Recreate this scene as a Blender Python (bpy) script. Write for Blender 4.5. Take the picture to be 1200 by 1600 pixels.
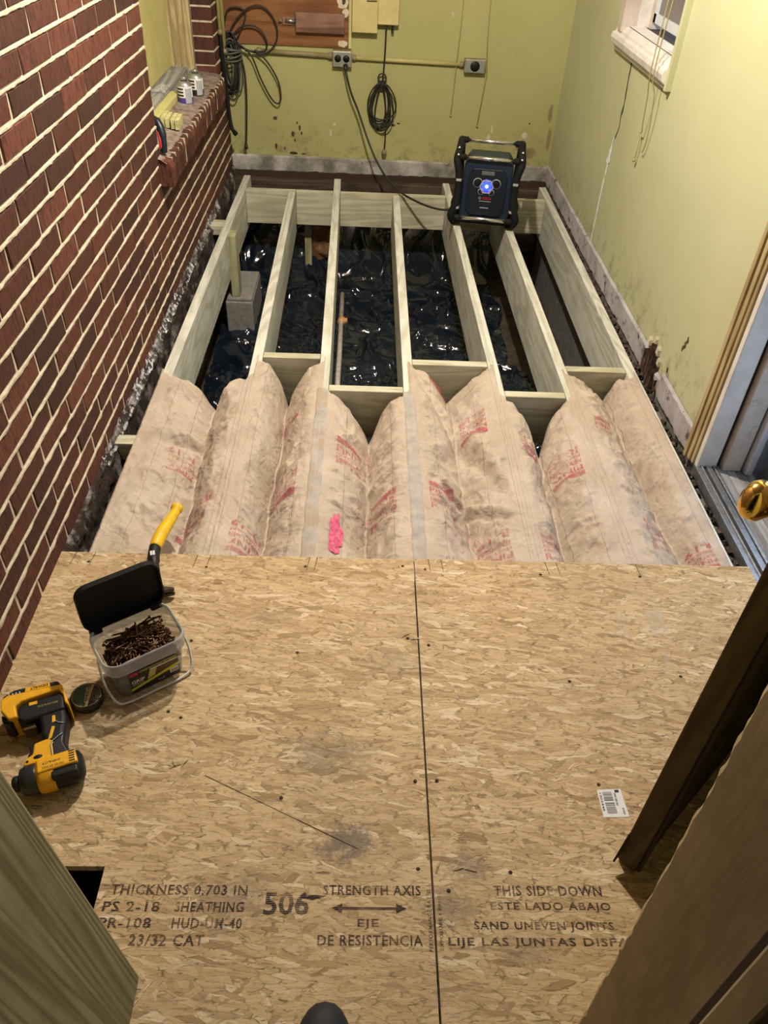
import bpy, bmesh, math, random
from mathutils import Vector, Matrix, noise
random.seed(7)
for o in list(bpy.data.objects): bpy.data.objects.remove(o)
S = bpy.context.scene
COL = S.collection
# ------------------------------------------------------------------ camera
H = 1.463
RIGHT = (0.99899418, -0.01134715, 0.0433806)
DOWN = (0.02547826, -0.65246101, -0.75739388)
FWD = (0.03689841, 0.75773733, -0.65151565)
cd = bpy.data.cameras.new('camera'); cam = bpy.data.objects.new('camera', cd); COL.objects.link(cam)
m3 = Matrix((RIGHT, [-v for v in DOWN], [-v for v in FWD])).transposed()
cam.matrix_world = Matrix.Translation((0, 0, H)) @ m3.to_4x4()
cd.sensor_fit = 'VERTICAL'; cd.sensor_height = 36; cd.lens = 1202 / 1600 * 36
cd.clip_start = 0.01
S.camera = cam
# ------------------------------------------------------------------ world, exposure
S.view_settings.view_transform = 'Standard'; S.view_settings.look = 'None'
S.view_settings.gamma = 1; S.view_settings.use_curve_mapping = False
S.view_settings.exposure = 0.05
S.cycles.max_bounces = 6; S.cycles.diffuse_bounces = 2; S.cycles.transparent_max_bounces = 10
W = bpy.data.worlds.new('overcast_sky'); S.world = W; W.use_nodes = True
W.node_tree.nodes['Background'].inputs[0].default_value = (0.62, 0.78, 1.0, 1)
W.node_tree.nodes['Background'].inputs[1].default_value = 2.2
LAMP_POS = (0.02, 2.45, 2.16); LAMP_W = 190.0; LAMP_COL = (1.0, 0.90, 0.77)

# ================================================================== helpers
def tag(o, label=None, cat=None, group=None, kind=None):
    if label: o['label'] = label
    if cat: o['category'] = cat
    if group: o['group'] = group
    if kind: o['kind'] = kind
    return o
def empty(name, loc=(0, 0, 0), rz=0.0, label=None, cat=None, group=None, rot=None):
    o = bpy.data.objects.new(name, None); COL.objects.link(o); o.location = loc
    o.rotation_euler = rot if rot else (0, 0, rz); o.empty_display_size = .02
    return tag(o, label, cat, group)
def obj(name, me, mat=None, parent=None):
    o = bpy.data.objects.new(name, me); COL.objects.link(o)
    if mat and not me.materials: me.materials.append(mat)
    if parent: o.parent = parent
    return o
def bev(o, w=.002, seg=2):
    m = o.modifiers.new('bevel', 'BEVEL'); m.width = w; m.segments = seg; m.limit_method = 'ANGLE'
    return o
def smooth(me, ang=None):
    for p in me.polygons: p.use_smooth = True
    return me
class MB:
    def __init__(s): s.v = []; s.f = []; s.s = []
    def add(s, vs, fs, sm=False, M=None):
        b = len(s.v)
        s.v += [tuple(M @ Vector(v)) if M else tuple(v) for v in vs]
        s.f += [tuple(i + b for i in f) for f in fs]; s.s += [sm] * len(fs); return s
    def box(s, x0, x1, y0, y1, z0, z1, M=None):
        vs = [(x, y, z) for z in (z0, z1) for y in (y0, y1) for x in (x0, x1)]
        return s.add(vs, [(0, 2, 3, 1), (4, 5, 7, 6), (0, 1, 5, 4), (2, 6, 7, 3), (0, 4, 6, 2), (1, 3, 7, 5)], M=M)
    def prism(s, poly, a, b, axis='z', M=None, sm=False):
        n = len(poly)
        def P(p, h):
            return (p[0], p[1], h) if axis == 'z' else (p[0], h, p[1]) if axis == 'y' else (h, p[0], p[1])
        vs = [P(p, a) for p in poly] + [P(p, b) for p in poly]
        fs = [tuple(range(n))[::-1], tuple(range(n, 2 * n))] + [(i, (i + 1) % n, n + (i + 1) % n, n + i) for i in range(n)]
        return s.add(vs, fs, sm, M)
    def tube(s, pts, r, n=8, M=None, caps=True):
        pts = [Vector(p) for p in pts]; vs = []; fs = []
        rs = r if isinstance(r, (list, tuple)) else [r] * len(pts)
        up = None
        for i, p in enumerate(pts):
            t = (pts[min(i + 1, len(pts) - 1)] - pts[max(i - 1, 0)])
            if t.length < 1e-9: t = Vector((0, 0, 1))
            t.normalize()
            if up is None: up = t.orthogonal().normalized()
            up = (up - t * up.dot(t))
            up = up.normalized() if up.length > 1e-6 else t.orthogonal().normalized()
            w = t.cross(up)
            for k in range(n):
                a = 2 * math.pi * k / n
                vs.append(tuple(p + (up * math.cos(a) + w * math.sin(a)) * rs[i]))
        for i in range(len(pts) - 1):
            for k in range(n):
                fs.append((i * n + k, i * n + (k + 1) % n, (i + 1) * n + (k + 1) % n, (i + 1) * n + k))
        if caps: fs += [tuple(range(n))[::-1], tuple(range((len(pts) - 1) * n, len(pts) * n))]
        return s.add(vs, fs, True, M)
    def lathe(s, prof, n=24, M=None, cap=True):
        vs = []; fs = []
        for r, z in prof:
            for k in range(n):
                a = 2 * math.pi * k / n; vs.append((r * math.cos(a), r * math.sin(a), z))
        for i in range(len(prof) - 1):
            for k in range(n):
                fs.append((i * n + k, i * n + (k + 1) % n, (i + 1) * n + (k + 1) % n, (i + 1) * n + k))
        if cap: fs += [tuple(range(n))[::-1], tuple(range((len(prof) - 1) * n, len(prof) * n))]
        return s.add(vs, fs, True, M)
    def grid(s, fn, nu, nv, M=None):
        vs = [fn(i / nu, j / nv) for j in range(nv + 1) for i in range(nu + 1)]
        fs = [(j * (nu + 1) + i, j * (nu + 1) + i + 1, (j + 1) * (nu + 1) + i + 1, (j + 1) * (nu + 1) + i) for j in range(nv) for i in range(nu)]
        return s.add(vs, fs, True, M)
    def mesh(s, name):
        me = bpy.data.meshes.new(name); me.from_pydata(s.v, [], s.f); me.update()
        me.polygons.foreach_set('use_smooth', s.s)
        return me
    def build(s, name, mat, parent=None, b=0, seg=2):
        o = obj(name, s.mesh(name), mat, parent)
        if b: bev(o, b, seg)
        return o
def boxo(name, x0, x1, y0, y1, z0, z1, mat, parent=None, b=.0015):
    return MB().box(x0, x1, y0, y1, z0, z1).build(name, mat, parent, b)
def rrect(w, h, r, n=5, cx=0, cy=0):
    out = []
    for sx, sy, a0 in ((1, 1, 0), (-1, 1, 90), (-1, -1, 180), (1, -1, 270)):
        for k in range(n + 1):
            a = math.radians(a0 + 90 * k / n)
            out.append((cx + sx * (w / 2 - r) + r * math.cos(a), cy + sy * (h / 2 - r) + r * math.sin(a)))
    return out
def spline(pts, k=6):
    P = [Vector(p) for p in pts]; P = [2 * P[0] - P[1]] + P + [2 * P[-1] - P[-2]]; out = []
    for i in range(1, len(P) - 2):
        for j in range(k):
            t = j / k; a, b, c, d = P[i - 1:i + 3]
            out.append(.5 * ((2 * b) + (c - a) * t + (2 * a - 5 * b + 4 * c - d) * t * t + (3 * b - a - 3 * c + d) * t ** 3))
    out.append(P[-2]); return out
def text_mesh(txt, width=None, height=None, spacing=1.0, bold=0.0):
    """flat text, lower left at the origin, scaled to width x height"""
    c = bpy.data.curves.new('t', 'FONT'); c.body = txt; c.resolution_u = 2; c.space_character = spacing; c.offset = bold
    o = bpy.data.objects.new('t', c); COL.objects.link(o)
    dg = bpy.context.evaluated_depsgraph_get()
    me = bpy.data.meshes.new_from_object(o.evaluated_get(dg))
    bpy.data.objects.remove(o); bpy.data.curves.remove(c)
    xs = [v.co.x for v in me.vertices]; ys = [v.co.y for v in me.vertices]
    x0, x1, y0, y1 = min(xs), max(xs), min(ys), max(ys)
    sx = (width / (x1 - x0)) if width else None; sy = (height / (y1 - y0)) if height else None
    sx = sx or sy; sy = sy or sx
    for v in me.vertices: v.co = ((v.co.x - x0) * sx, (v.co.y - y0) * sy, 0)
    me.materials.clear()
    return me
def text_part(name, txt, width, height, mat, parent, M, spacing=1.0, bold=0.0):
    me = text_mesh(txt, width, height, spacing, bold); me.transform(M)
    return obj(name, me, mat, parent)
def children(o): return [c for c in bpy.data.objects if c.parent == o]
def T(x, y, z): return Matrix.Translation((x, y, z))
def R(a, ax): return Matrix.Rotation(a, 4, ax)
N3 = lambda x, y, z=0.: noise.noise(Vector((x, y, z)))
def ridged(x, y, z=0.): return 1 - abs(N3(x, y, z)) * 2

# ================================================================== materials
def nmat(name):
    m = bpy.data.materials.new(name); m.use_nodes = True; nt = m.node_tree
    b = nt.nodes['Principled BSDF']; return m, nt, b
def L(nt, a, b): nt.links.new(a, b)
def nd(nt, t, **kw):
    n = nt.nodes.new(t)
    for k, v in kw.items():
        if k in n.inputs: n.inputs[k].default_value = v
        else: setattr(n, k, v)
    return n
def mapping(nt, scale=(1, 1, 1), rot=(0, 0, 0), loc=(0, 0, 0), src='Object'):
    tc = nd(nt, 'ShaderNodeTexCoord'); mp = nd(nt, 'ShaderNodeMapping')
    mp.inputs['Scale'].default_value = scale; mp.inputs['Rotation'].default_value = rot; mp.inputs['Location'].default_value = loc
    L(nt, tc.outputs[src], mp.inputs[0]); return mp.outputs[0]
def noi(nt, vec, scale, detail=4, rough=.6, dist=0):
    n = nd(nt, 'ShaderNodeTexNoise'); n.inputs['Scale'].default_value = scale; n.inputs['Detail'].default_value = detail
    n.inputs['Roughness'].default_value = rough; n.inputs['Distortion'].default_value = dist
    L(nt, vec, n.inputs['Vector']); return n
def ramp(nt, fac, stops, interp='LINEAR'):
    r = nd(nt, 'ShaderNodeValToRGB'); r.color_ramp.interpolation = interp
    e = r.color_ramp.elements
    while len(e) < len(stops): e.new(.5)
    for i, (p, c) in enumerate(stops):
        e[i].position = p; e[i].color = (c, c, c, 1) if isinstance(c, (int, float)) else (*c, 1)
    L(nt, fac, r.inputs[0]); return r.outputs[0]
def mix(nt, fac, a, b, mode='MIX'):
    n = nd(nt, 'ShaderNodeMix', data_type='RGBA', blend_type=mode)
    if isinstance(fac, (int, float)): n.inputs[0].default_value = fac
    else: L(nt, fac, n.inputs[0])
    for i, c in ((6, a), (7, b)):
        if isinstance(c, tuple): n.inputs[i].default_value = (*c, 1)
        else: L(nt, c, n.inputs[i])
    return n.outputs[2]
def math_(nt, op, a, b=0.0, c=None):
    n = nd(nt, 'ShaderNodeMath', operation=op)
    for i, v in enumerate((a, b) if c is None else (a, b, c)):
        if isinstance(v, (int, float)): n.inputs[i].default_value = v
        else: L(nt, v, n.inputs[i])
    return n.outputs[0]
def bump(nt, b, h, strength=.4, dist=.002):
    n = nd(nt, 'ShaderNodeBump'); n.inputs['Strength'].default_value = strength; n.inputs['Distance'].default_value = dist
    L(nt, h, n.inputs['Height']); L(nt, n.outputs[0], b.inputs['Normal'])
def plain(name, col, rough=.6, metal=0, spec=.5, emit=None, es=0, var=.12, sc=40, bmp=.15, alpha=1):
    m, nt, b = nmat(name)
    v = mapping(nt); n = noi(nt, v, sc)
    d = tuple(c * (1 - var) for c in col); l = tuple(min(1, c * (1 + var)) for c in col)
    L(nt, ramp(nt, n.outputs[0], [(.3, d), (.7, l)]), b.inputs['Base Color'])
    b.inputs['Roughness'].default_value = rough; b.inputs['Metallic'].default_value = metal
    b.inputs['Specular IOR Level'].default_value = spec
    if bmp: bump(nt, b, n.outputs[0], bmp, .001)
    if emit:
        b.inputs['Emission Color'].default_value = (*emit, 1); b.inputs['Emission Strength'].default_value = es
    if alpha < 1: b.inputs['Alpha'].default_value = alpha
    return m
def wood(name, c0, c1, axis='y', ring=1.0, rough=.7, knots=False, rand=True, mottled=0., stretch=1.2):
    """grain runs along the given axis of the object"""
    m, nt, b = nmat(name)
    k = {'x': (stretch, 14, 14), 'y': (14, stretch, 14), 'z': (14, 14, stretch)}[axis]
    oi = nd(nt, 'ShaderNodeObjectInfo')
    mp = mapping(nt, k)
    ad = nd(nt, 'ShaderNodeVectorMath', operation='MULTIPLY_ADD')
    L(nt, oi.outputs['Random'], ad.inputs[0]); ad.inputs[1].default_value = (37, 11, 23); L(nt, mp, ad.inputs[2])
    v = ad.outputs[0]
    n1 = noi(nt, v, .55 * ring, 2, .5, .6)
    rings = math_(nt, 'SINE', math_(nt, 'MULTIPLY', n1.outputs[0], 55 * ring))
    fine = noi(nt, v, 9, 4, .7)
    f = math_(nt, 'ADD', math_(nt, 'MULTIPLY', rings, .22), math_(nt, 'MULTIPLY', fine.outputs[0], .9))
    col = ramp(nt, f, [(.18, c0), (.62, c1)])
    big = noi(nt, mapping(nt, (6, 6, 6)), 1.2, 3)
    col = mix(nt, math_(nt, 'MULTIPLY', ramp(nt, big.outputs[0], [(.42, 0.), (.72, 1.)]), .35 + mottled), col, tuple(c * .6 for c in c0), 'MIX')
    L(nt, col, b.inputs['Base Color']); b.inputs['Roughness'].default_value = rough
    b.inputs['Specular IOR Level'].default_value = .25
    bump(nt, b, f, .25, .001)
    return m

M_ = {}
M_['lumber'] = wood('treated_lumber', (.53, .53, .44), (.74, .74, .66), 'y')
M_['lumber_x'] = wood('treated_lumber_cross', (.46, .435, .30), (.64, .615, .47), 'x')
M_['lumber_z'] = wood('treated_lumber_upright', (.33, .32, .17), (.50, .49, .30), 'z', ring=.8)
M_['plank'] = wood('treated_plank', (.20, .17, .08), (.37, .33, .185), 'z', ring=1.5, stretch=.35)
M_['oldwood'] = wood('old_dark_wood', (.05, .035, .025), (.11, .08, .055), 'x')
M_['greywood'] = wood('weathered_sill_wood', (.20, .19, .18), (.42, .41, .40), 'y')
M_['ply'] = wood('brown_plywood', (.16, .065, .025), (.27, .12, .05), 'x')
M_['plyblock'] = wood('worn_wood_block', (.14, .07, .05), (.28, .16, .11), 'x', mottled=.2)
M_['casing'] = wood('tan_casing_wood', (.36, .27, .13), (.55, .44, .24), 'z')
M_['doorwood'] = wood('brown_door_wood', (.075, .05, .022), (.13, .09, .04), 'z', mottled=.2)
M_['jambwood'] = wood('scuffed_jamb_paint', (.27, .205, .105), (.40, .31, .17), 'z', ring=.5, mottled=.15)
M_['scrapblock'] = wood('pale_pine_block', (.48, .45, .20), (.66, .63, .32), 'x')

def mat_osb():
    m, nt, b = nmat('osb_board')
    base = None; hs = None; v = mapping(nt)
    patch = noi(nt, v, 60, 3, .6)
    specs = [(9, 62, 4, 0, .0), (13, 70, -14, 3.1, .5), (10, 55, 18, 7.7, .55), (16, 90, 7, 11.3, .5), (17, 80, 48, 15.9, .70), (16, 90, -40, 19.1, .72), (12, 85, -5, 23.5, .55), (22, 120, 12, 31.5, .55)]
    for i, (sx, sy, ang, off, th) in enumerate(specs):
        mp0 = mapping(nt, (1, 1, .01), (0, 0, math.radians(ang)), (off, off * .7, 0))
        wob = noi(nt, mp0, 12, 3, .6)
        ad = nd(nt, 'ShaderNodeVectorMath', operation='MULTIPLY_ADD')
        L(nt, wob.outputs['Color'], ad.inputs[0]); ad.inputs[1].default_value = (.035, .030, 0); L(nt, mp0, ad.inputs[2])
        sc = nd(nt, 'ShaderNodeVectorMath', operation='MULTIPLY'); L(nt, ad.outputs[0], sc.inputs[0]); sc.inputs[1].default_value = (sx, sy, 1)
        vo = nd(nt, 'ShaderNodeTexVoronoi', voronoi_dimensions='2D'); vo.inputs['Scale'].default_value = 1; L(nt, sc.outputs[0], vo.inputs['Vector'])
        ve = nd(nt, 'ShaderNodeTexVoronoi', voronoi_dimensions='2D', feature='DISTANCE_TO_EDGE'); ve.inputs['Scale'].default_value = 1; L(nt, sc.outputs[0], ve.inputs['Vector'])
        sp = nd(nt, 'ShaderNodeSeparateColor'); L(nt, vo.outputs['Color'], sp.inputs[0])
        col = ramp(nt, sp.outputs[0], [(0, (.36, .23, .11)), (.09, (.53, .37, .19)), (.5, (.66, .48, .265)), (.88, (.74, .56, .33)), (1, (.88, .73, .50))])
        gm = nd(nt, 'ShaderNodeMapping'); gm.inputs['Scale'].default_value = (.5, 3.2, 1); L(nt, sc.outputs[0], gm.inputs[0])
        g2 = noi(nt, gm.outputs[0], 1.7, 4, .75)
        col = mix(nt, math_(nt, 'MULTIPLY', ramp(nt, g2.outputs[0], [(.32, 1.), (.58, 0.)]), .42), col, (.27, .17, .085))
        edge = math_(nt, 'MULTIPLY', ramp(nt, ve.outputs['Distance'], [(0, 1.), (.09, 0.)]), ramp(nt, patch.outputs[0], [(.40, 0.), (.58, 1.)]))
        col = mix(nt, math_(nt, 'MULTIPLY', edge, .85), col, (.11, .065, .03))
        h = math_(nt, 'ADD', sp.outputs[1], math_(nt, 'MULTIPLY', g2.outputs[0], .5))
        if base is None: base, hs = col, h
        else:
            mk = math_(nt, 'GREATER_THAN', sp.outputs[2], th)
            base = mix(nt, mk, base, col)
            mn = nd(nt, 'ShaderNodeMix', data_type='FLOAT'); L(nt, mk, mn.inputs[0]); L(nt, hs, mn.inputs[2]); L(nt, h, mn.inputs[3]); hs = mn.outputs[0]
    for (kx, ky, a0, lo, hi, amt, cc) in ((26, 150, .10, .56, .66, .55, (.24, .145, .065)), (20, 120, -.16, .60, .70, .55, (.74, .61, .42)), (34, 190, .22, .61, .66, .85, (.11, .065, .03)), (20, 260, -.03, .50, .75, .3, (.30, .195, .10)), (60, 300, .7, .60, .68, .6, (.16, .095, .045)), (90, 90, 0, .55, .80, .35, (.28, .18, .09))):
        mq = mapping(nt, (kx, ky, .01), (0, 0, a0)); nq = noi(nt, mq, 1.0, 4, .7, .8)
        base = mix(nt, math_(nt, 'MULTIPLY', ramp(nt, nq.outputs[0], [(lo, 0.), (hi, 1.)]), amt), base, cc)
        hs = math_(nt, 'ADD', hs, math_(nt, 'MULTIPLY', nq.outputs[0], .35))
    n = noi(nt, v, 2.2, 4)
    base = mix(nt, math_(nt, 'MULTIPLY', ramp(nt, n.outputs[0], [(.45, 0.), (.75, 1.)]), .35), base, (.33, .235, .14))
    nn = noi(nt, v, 55, 4, .75)
    for (x, y, r, a) in ((.0, .71, .07, .75), (.23, .665, .055, .5), (-.05, .90, .10, .4), (.19, .59, .06, .45), (-.2, .60, .09, .35), (.32, .52, .05, .3), (.1, 1.15, .08, .25), (-.2, 1.28, .06, .2)):
        mp = mapping(nt, (1 / r, 1.5 / r, 0), (0, 0, 0), (-x / r, -1.5 * y / r, 0))
        ln = nd(nt, 'ShaderNodeVectorMath', operation='LENGTH'); L(nt, mp, ln.inputs[0])
        dd = math_(nt, 'ADD', ln.outputs['Value'], math_(nt, 'MULTIPLY', math_(nt, 'SUBTRACT', nn.outputs[0], .5), 3.0))
        base = mix(nt, math_(nt, 'MULTIPLY', ramp(nt, dd, [(.35, 1.), (1.0, 0.)]), a), base, (.12, .10, .09))
    L(nt, base, b.inputs['Base Color']); b.inputs['Roughness'].default_value = .62; b.inputs['Specular IOR Level'].default_value = .3
    bump(nt, b, hs, .4, .0015)
    return m
M_['osb'] = mat_osb()
M_['osbedge'] = plain('chalk_teal', (.22, .42, .32), .9)

def mat_brick():
    m, nt, b = nmat('brick_red')
    oi = nd(nt, 'ShaderNodeObjectInfo')
    c = ramp(nt, oi.outputs['Random'], [(0, (.060, .026, .018)), (.3, (.095, .032, .021)), (.7, (.130, .042, .027)), (1, (.165, .055, .034))])
    v = mapping(nt, (1, 1, .22)); ad = nd(nt, 'ShaderNodeVectorMath', operation='MULTIPLY_ADD')
    L(nt, oi.outputs['Random'], ad.inputs[0]); ad.inputs[1].default_value = (5, 9, 3); L(nt, v, ad.inputs[2])
    n = noi(nt, ad.outputs[0], 120, 4, .75); n2 = noi(nt, ad.outputs[0], 18, 3)
    c = mix(nt, math_(nt, 'MULTIPLY', ramp(nt, n.outputs[0], [(.36, 1.), (.52, 0.)]), .8), c, (.028, .012, .010))
    c = mix(nt, math_(nt, 'MULTIPLY', ramp(nt, n2.outputs[0], [(.52, 0.), (.75, 1.)]), .4), c, (.06, .022, .016))
    n3 = noi(nt, mapping(nt, src='Generated'), 60, 3)
    c = mix(nt, ramp(nt, n3.outputs[0], [(.72, 0.), (.76, .6)]), c, (.45, .33, .25))
    L(nt, c, b.inputs['Base Color']); b.inputs['Roughness'].default_value = .75; b.inputs['Specular IOR Level'].default_value = .3
    bump(nt, b, n.outputs[0], 1.0, .004); return m
M_['brick'] = mat_brick()
def mat_mortar():
    m, nt, b = nmat('mortar_cream'); v = mapping(nt); n = noi(nt, v, 35, 6, .7); n2 = noi(nt, v, 3, 3)
    c = ramp(nt, n.outputs[0], [(.25, (.38, .31, .21)), (.6, (.66, .58, .44))])
    c = mix(nt, math_(nt, 'MULTIPLY', ramp(nt, n2.outputs[0], [(.5, 0.), (.75, 1.)]), .35), c, (.36, .29, .19))
    L(nt, c, b.inputs['Base Color']); b.inputs['Roughness'].default_value = .95; bump(nt, b, n.outputs[0], .8, .004); return m
M_['mortar'] = mat_mortar()
def mat_patchy(name, stops, sc=12, dirt=None, dsc=5, dth=(.55, .68), rough=.9, bs=.6, bd=.004, fine=60):
    m, nt, b = nmat(name); v = mapping(nt); n = noi(nt, v, sc, 8, .65); c = ramp(nt, n.outputs[0], stops)
    if dirt:
        n2 = noi(nt, v, dsc, 6, .7); c = mix(nt, ramp(nt, n2.outputs[0], [(dth[0], 0.), (dth[1], 1.)]), c, dirt)
    f = noi(nt, v, fine, 5, .7)
    L(nt, c, b.inputs['Base Color']); b.inputs['Roughness'].default_value = rough
    bump(nt, b, math_(nt, 'ADD', n.outputs[0], f.outputs[0]), bs, bd); return m
M_['efflor'] = mat_patchy('crumbling_foundation', [(.44, (.022, .017, .015)), (.52, (.12, .10, .09)), (.60, (.30, .29, .28)), (.72, (.62, .62, .64))], 11, (.035, .018, .014), 7, (.48, .56), bs=1, bd=.01)
M_['silltop'] = mat_patchy('dusty_sill_mortar', [(.3, (.10, .065, .05)), (.5, (.25, .19, .16)), (.75, (.42, .38, .36))], 30, bs=.8)
M_['concrete'] = mat_patchy('concrete_grey', [(.3, (.13, .12, .11)), (.7, (.24, .23, .22))], 20)
M_['cmu'] = mat_patchy('concrete_block_grey', [(.3, (.22, .21, .19)), (.7, (.38, .37, .35))], 40)
M_['soil'] = mat_patchy('brown_soil', [(.3, (.05, .037, .026)), (.7, (.15, .115, .085))], 18, (.22, .19, .16), 30, (.6, .7), bs=1, bd=.02)
def mat_paint(name, c0, c1, dirt, amt, sc=1.6, top=None):
    m, nt, b = nmat(name); v = mapping(nt); n = noi(nt, v, sc, 5, .6)
    c = ramp(nt, n.outputs[0], [(.3, c0), (.7, c1)])
    n2 = noi(nt, v, 9, 7, .75); c = mix(nt, math_(nt, 'MULTIPLY', ramp(nt, n2.outputs[0], [(.60, 0.), (.70, 1.)]), amt), c, dirt)
    n3 = noi(nt, v, 55, 3, .5); c = mix(nt, math_(nt, 'MULTIPLY', ramp(nt, n3.outputs[0], [(.70, 0.), (.74, 1.)]), amt * .6), c, tuple(x * .5 for x in dirt))
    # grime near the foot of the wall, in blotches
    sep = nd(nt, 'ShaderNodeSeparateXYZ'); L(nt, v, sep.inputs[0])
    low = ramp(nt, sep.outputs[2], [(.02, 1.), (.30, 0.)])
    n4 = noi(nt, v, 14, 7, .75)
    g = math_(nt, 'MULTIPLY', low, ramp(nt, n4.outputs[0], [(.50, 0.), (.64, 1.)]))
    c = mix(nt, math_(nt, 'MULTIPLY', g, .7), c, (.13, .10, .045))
    L(nt, c, b.inputs['Base Color']); b.inputs['Roughness'].default_value = .55; b.inputs['Specular IOR Level'].default_value = .3
    bump(nt, b, noi(nt, v, 40, 4).outputs[0], .12, .002); return m
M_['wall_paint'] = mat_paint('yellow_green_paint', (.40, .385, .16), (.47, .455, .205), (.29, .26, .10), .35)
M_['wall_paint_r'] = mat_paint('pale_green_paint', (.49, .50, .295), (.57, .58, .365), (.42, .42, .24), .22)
M_['ceil'] = plain('dark_ceiling', (.15, .12, .085), .8)  # unseen ceiling, made dark to cut bounced light and deepen shadows
M_['hall'] = plain('hall_paint', (.10, .085, .06), .9)
M_['baseboard'] = mat_patchy('peeling_grey_baseboard', [(.35, (.17, .16, .13)), (.5, (.34, .33, .29)), (.66, (.60, .59, .57))], 7, (.10, .07, .05), 11, (.58, .66), rough=.8, bs=.5)
M_['baseboard_r'] = mat_patchy('peeling_lilac_plaster', [(.3, (.30, .28, .29)), (.6, (.50, .48, .51))], 8, (.09, .05, .04), 13, (.56, .64), rough=.85, bs=.7)
M_['white_trim'] = mat_patchy('scuffed_white_trim', [(.3, (.60, .57, .52)), (.6, (.80, .78, .74))], 9, (.33, .24, .16), 16, (.62, .74), rough=.45, bs=.15)
M_['pink_trim'] = mat_patchy('scuffed_pinkish_jamb', [(.3, (.44, .36, .30)), (.6, (.62, .55, .49))], 9, (.16, .10, .06), 12, (.58, .72), rough=.5, bs=.2)
M_['yellow_trim'] = plain('yellow_painted_wood', (.58, .54, .22), .55, sc=6)
M_['darkgap'] = plain('dark_gap_brown', (.045, .028, .02), .95, sc=60, bmp=.6)  # dark parts and grooves; also paints the shaded gap under the baseboard
M_['crack'] = plain('crack_void', (.035, .03, .018), 1)
M_['filler'] = plain('white_filler', (.80, .80, .84), .8, sc=80, bmp=.4)
M_['plaster'] = plain('torn_plaster', (.62, .57, .44), .9, sc=30, bmp=.5)
M_['rot'] = mat_patchy('rotten_wood_fibre', [(.35, (.03, .016, .012)), (.6, (.12, .06, .05)), (.8, (.3, .2, .17))], 40, bs=1)
M_['alum'] = plain('dull_aluminium', (.42, .43, .45), .38, .85, sc=70, var=.25, bmp=.3)
M_['alum_dark'] = plain('dark_rubber_strip', (.03, .03, .033), .6)
M_['storm_dark'] = plain('dark_grey_storm_door', (.085, .09, .10), .4)
M_['storm_light'] = plain('pale_storm_frame', (.62, .66, .72), .35)
M_['patio'] = mat_patchy('outside_concrete', [(.3, (.4, .4, .39)), (.7, (.52, .52, .51))], 6)

def mat_plastic_sheet():
    m, nt, b = nmat('black_polythene'); v = mapping(nt); n = noi(nt, v, 9, 3, .5, 1.5); n2 = noi(nt, v, 4, 3)
    L(nt, ramp(nt, n2.outputs[0], [(.4, (.006, .010, .018)), (.8, (.014, .024, .042))]), b.inputs['Base Color'])
    b.inputs['Roughness'].default_value = .13; b.inputs['Specular IOR Level'].default_value = .75
    bump(nt, b, n.outputs[0], .30, .006); return m
M_['poly'] = mat_plastic_sheet()
def mat_kraft():
    m, nt, b = nmat('kraft_paper'); v = mapping(nt)
    n = noi(nt, v, 7, 5, .6); n2 = noi(nt, v, 60, 5, .75); n3 = noi(nt, v, 3.2, 3)
    c = ramp(nt, n.outputs[0], [(.3, (.46, .37, .285)), (.7, (.60, .505, .42))])
    c = mix(nt, math_(nt, 'MULTIPLY', ramp(nt, n2.outputs[0], [(.45, 0.), (.8, 1.)]), .35), c, (.62, .52, .42))
    c = mix(nt, math_(nt, 'MULTIPLY', ramp(nt, n3.outputs[0], [(.5, 0.), (.7, 1.)]), .28), c, (.50, .34, .29))
    # printed thin guide lines along the batt
    sep = nd(nt, 'ShaderNodeSeparateXYZ'); L(nt, v, sep.inputs[0])
    fx = math_(nt, 'FRACT', math_(nt, 'MULTIPLY', sep.outputs[0], 13.3))
    ln = math_(nt, 'LESS_THAN', math_(nt, 'ABSOLUTE', math_(nt, 'SUBTRACT', fx, .5)), .011)
    c = mix(nt, math_(nt, 'MULTIPLY', ln, .55), c, (.22, .12, .09))
    L(nt, c, b.inputs['Base Color']); b.inputs['Roughness'].default_value = .62; b.inputs['Specular IOR Level'].default_value = .35
    n4 = noi(nt, v, 20, 5, .6, .8)
    hsum = math_(nt, 'MULTIPLY', n2.outputs[0], .10)
    for sc_, am in ((7, -2.4), (15, -1.6), (31, -.8)):
        nr = noi(nt, v, sc_, 2, .5, .5); hsum = math_(nt, 'ADD', hsum, math_(nt, 'MULTIPLY', math_(nt, 'ABSOLUTE', math_(nt, 'SUBTRACT', nr.outputs[0], .5)), am))
    for sc_, am in ((11, .35), (24, .18)):
        wv = noi(nt, v, sc_ * .6, 3, .6)
        ad = nd(nt, 'ShaderNodeVectorMath', operation='MULTIPLY_ADD'); L(nt, wv.outputs['Color'], ad.inputs[0]); ad.inputs[1].default_value = (.12, .12, .0); L(nt, v, ad.inputs[2])
        vo = nd(nt, 'ShaderNodeTexVoronoi', voronoi_dimensions='2D', feature='F1'); vo.inputs['Scale'].default_value = sc_; L(nt, ad.outputs[0], vo.inputs['Vector'])
        hsum = math_(nt, 'ADD', hsum, math_(nt, 'MULTIPLY', vo.outputs['Distance'], am))
    bump(nt, b, hsum, .65, .013); return m
M_['kraft'] = mat_kraft()
M_['flange'] = mat_patchy('dusty_grey_flange', [(.3, (.34, .30, .27)), (.7, (.52, .48, .44))], 25, (.42, .33, .25), 8, (.5, .6), rough=.8, bs=.35, bd=.002)
M_['fibre'] = mat_patchy('pink_fibreglass', [(.3, (.62, .18, .24)), (.7, (.85, .48, .52))], 60, bs=1, bd=.008)
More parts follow.
